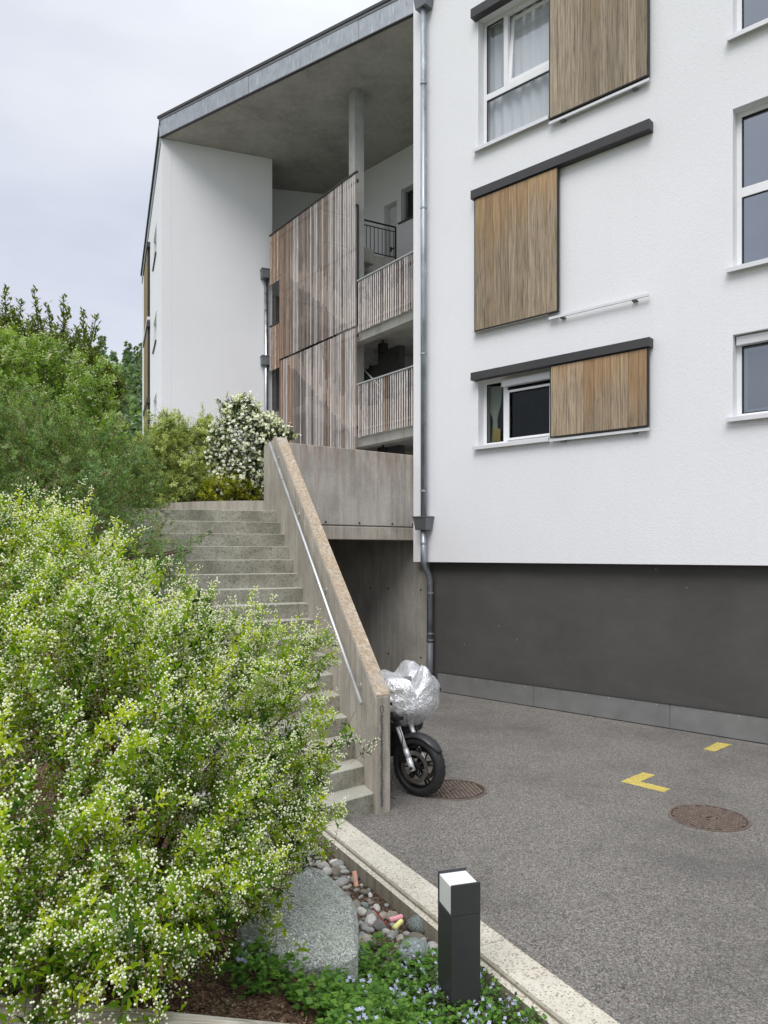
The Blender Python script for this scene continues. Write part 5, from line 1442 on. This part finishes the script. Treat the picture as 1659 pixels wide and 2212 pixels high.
# small blue flowers
def fl_ok(x, y):
    if not cover_ok(x, y): return False
    a_, b_ = pixof(x, y, terrain(x, y) + .08)
    return a_ > 930 or noise.noise(Vector((x * 3.5, y * 3.5, 1))) > .12
n = 900; Pf = bed_points(n, fl_ok, -.9, 1.5, 1.8, 4.5); Pf[:, 2] += RNG.uniform(.07, .15, n)
gs = []; q = np.repeat(np.arange(n), 3); C_ = Pf[q] + RNG.normal(0, .012, (len(q), 3)); nn_ = nrm(RNG.normal(size=(len(q), 3)) * .6 + np.array([0, -.5, .8])); s_ = nrm(np.cross(nn_, RNG.normal(size=nn_.shape))); s2_ = np.cross(nn_, s_)
for k in range(4):
    a_ = k * pi / 2; gs.append(leaf_geo(C_, s_ * cos(a_) + s2_ * sin(a_) + nn_ * .2, nn_, np.full(len(q), .012), np.full(len(q), .009), RNG.random(len(q)), .05, .1))
g = cat_geo(gs); npmesh('blue_blossom', g[0], g[1], PETAL_B, g[2], None, False, 'stuff', 'tiny pale blue flowers scattered through the ground cover')
def br_ok(x, y): return .3 < off(x, y) < 1.1 and x > .28 and y < 3.7
# darker leafy stems round the bollard
n = 1100; Pd = bed_points(n, lambda x, y: off(x, y) > .3 and off(x, y) < 1.2, .25, 1.4, 2.4, 4.3)
gs = []
for k in range(6):
    a_ = RNG.random(n) * 2 * pi; D = np.stack([np.cos(a_), np.sin(a_), RNG.uniform(.1, .8, n)], 1); s = RNG.uniform(.012, .026, n)
    gs.append(leaf_geo(Pd + np.stack([0 * a_, 0 * a_, RNG.uniform(.02, .15, n)], 1), D, np.tile([0, 0, 1.0], (n, 1)), s, s * .7, RNG.random(n) * .8, .1, .1))
g = cat_geo(gs); npmesh('bugle_leaves', g[0], g[1], mk_leaf('bugle_leaf', [(0, (.035, .05, .02)), (.6, (.08, .11, .035)), (1, (.16, .12, .06))], .25), g[2], None, False, 'stuff', 'darker leafy flower stems crowding round the bollard foot')
# bark mulch chips
n = 9000; Pm = bed_points(n, lambda x, y: off(x, y) > .9, -2.6, .8, 1.3, 4.6)
a_ = RNG.random(n) * 2 * pi; D = np.stack([np.cos(a_), np.sin(a_), RNG.normal(0, .25, n)], 1); s = RNG.uniform(.008, .032, n)
g = leaf_geo(Pm + np.array([0, 0, .006]), D, nrm(RNG.normal(size=(n, 3)) * .35 + np.array([0, 0, 1])), s, s * RNG.uniform(.25, .7, n), RNG.random(n), .1, 0)
mm = M_('bark_chip', .9); at = mm.n('ShaderNodeAttribute'); at.attribute_name = 'tint'; mm.col(mm.ramp(at.outputs['Fac'], [(0, (.045, .026, .017)), (.6, (.16, .09, .055)), (.9, (.34, .23, .15)), (1, (.55, .46, .36))]))
npmesh('bark_mulch', g[0], g[1], mm.m, g[2], None, False, 'stuff', 'brown bark mulch covering the soil under the flowering bush')
# grass blades along the timber edge
def tuft(name, c, n, L_, label, spread=.03):
    gs = MB()
    for i in range(n):
        a_ = random.uniform(0, 6.3); l_ = L_ * random.uniform(.5, 1.1); b = Vector((random.gauss(0, spread), random.gauss(0, spread), 0)); d = Vector((cos(a_), sin(a_), 0))
        w_ = Vector((-d.y, d.x, 0)) * .0022
        pts = [b + d * (l_ * .5 * t_ ** 1.6) + Vector((0, 0, l_ * (t_ - .35 * t_ * t_))) for t_ in (0, .35, .7, 1)]
        vs = []
        for k, p in enumerate(pts): ww = w_ * (1 - k / 3.3); vs += [p - ww, p + ww]
        gs.add(vs, [(0, 1, 3, 2), (2, 3, 5, 4), (4, 5, 7, 6)])
    o = gs.build(name, GRS, None, loc=c); return tag(o, label, 'grass')
GRS = mk_leaf('grass_blade', [(0, (.07, .13, .035)), (1, (.12, .2, .05))], .3)
p = px(455, 2090, 2.75); p.z = terrain(p.x, p.y); tuft('grass_tuft', p, 16, .24, 'thin grass tuft growing in the mulch left of the boulder', .02)
p = px(250, 2140, 2.5); p.z = terrain(p.x, p.y); tuft('grass_tuft', p, 12, .13, 'small grass tuft growing behind the timber edging', .05)
p = px(590, 2190, 2.5); p.z = terrain(p.x, p.y); tuft('grass_tuft', p, 8, .1, 'sparse grass blades at the right end of the timber edging', .05)

# grit and small dead leaves along the kerb and the skirting
n = 260; Pq = []
for i in range(n):
    if i % 2: p = kp(random.uniform(0, 6), -abs(random.gauss(0, .18)) - .02)
    else: p = RO + ru * random.uniform(xb + .2, 6) - rv * (abs(random.gauss(0, .22)) + .03)
    Pq.append((p.x, p.y, .003))
Pq = np.array(Pq); a_ = RNG.random(n) * 2 * pi; D = np.stack([np.cos(a_), np.sin(a_), .1 + 0 * a_], 1); sz = RNG.uniform(.008, .028, n)
g = leaf_geo(Pq, D, np.tile([0, 0, 1.0], (n, 1)) + RNG.normal(0, .25, (n, 3)), sz, sz * .45, RNG.random(n), .1, .0)
npmesh('leaf_litter', g[0], g[1], mm.m, g[2], None, False, 'stuff', 'small brown bits of leaf litter along the kerb and the wall foot')
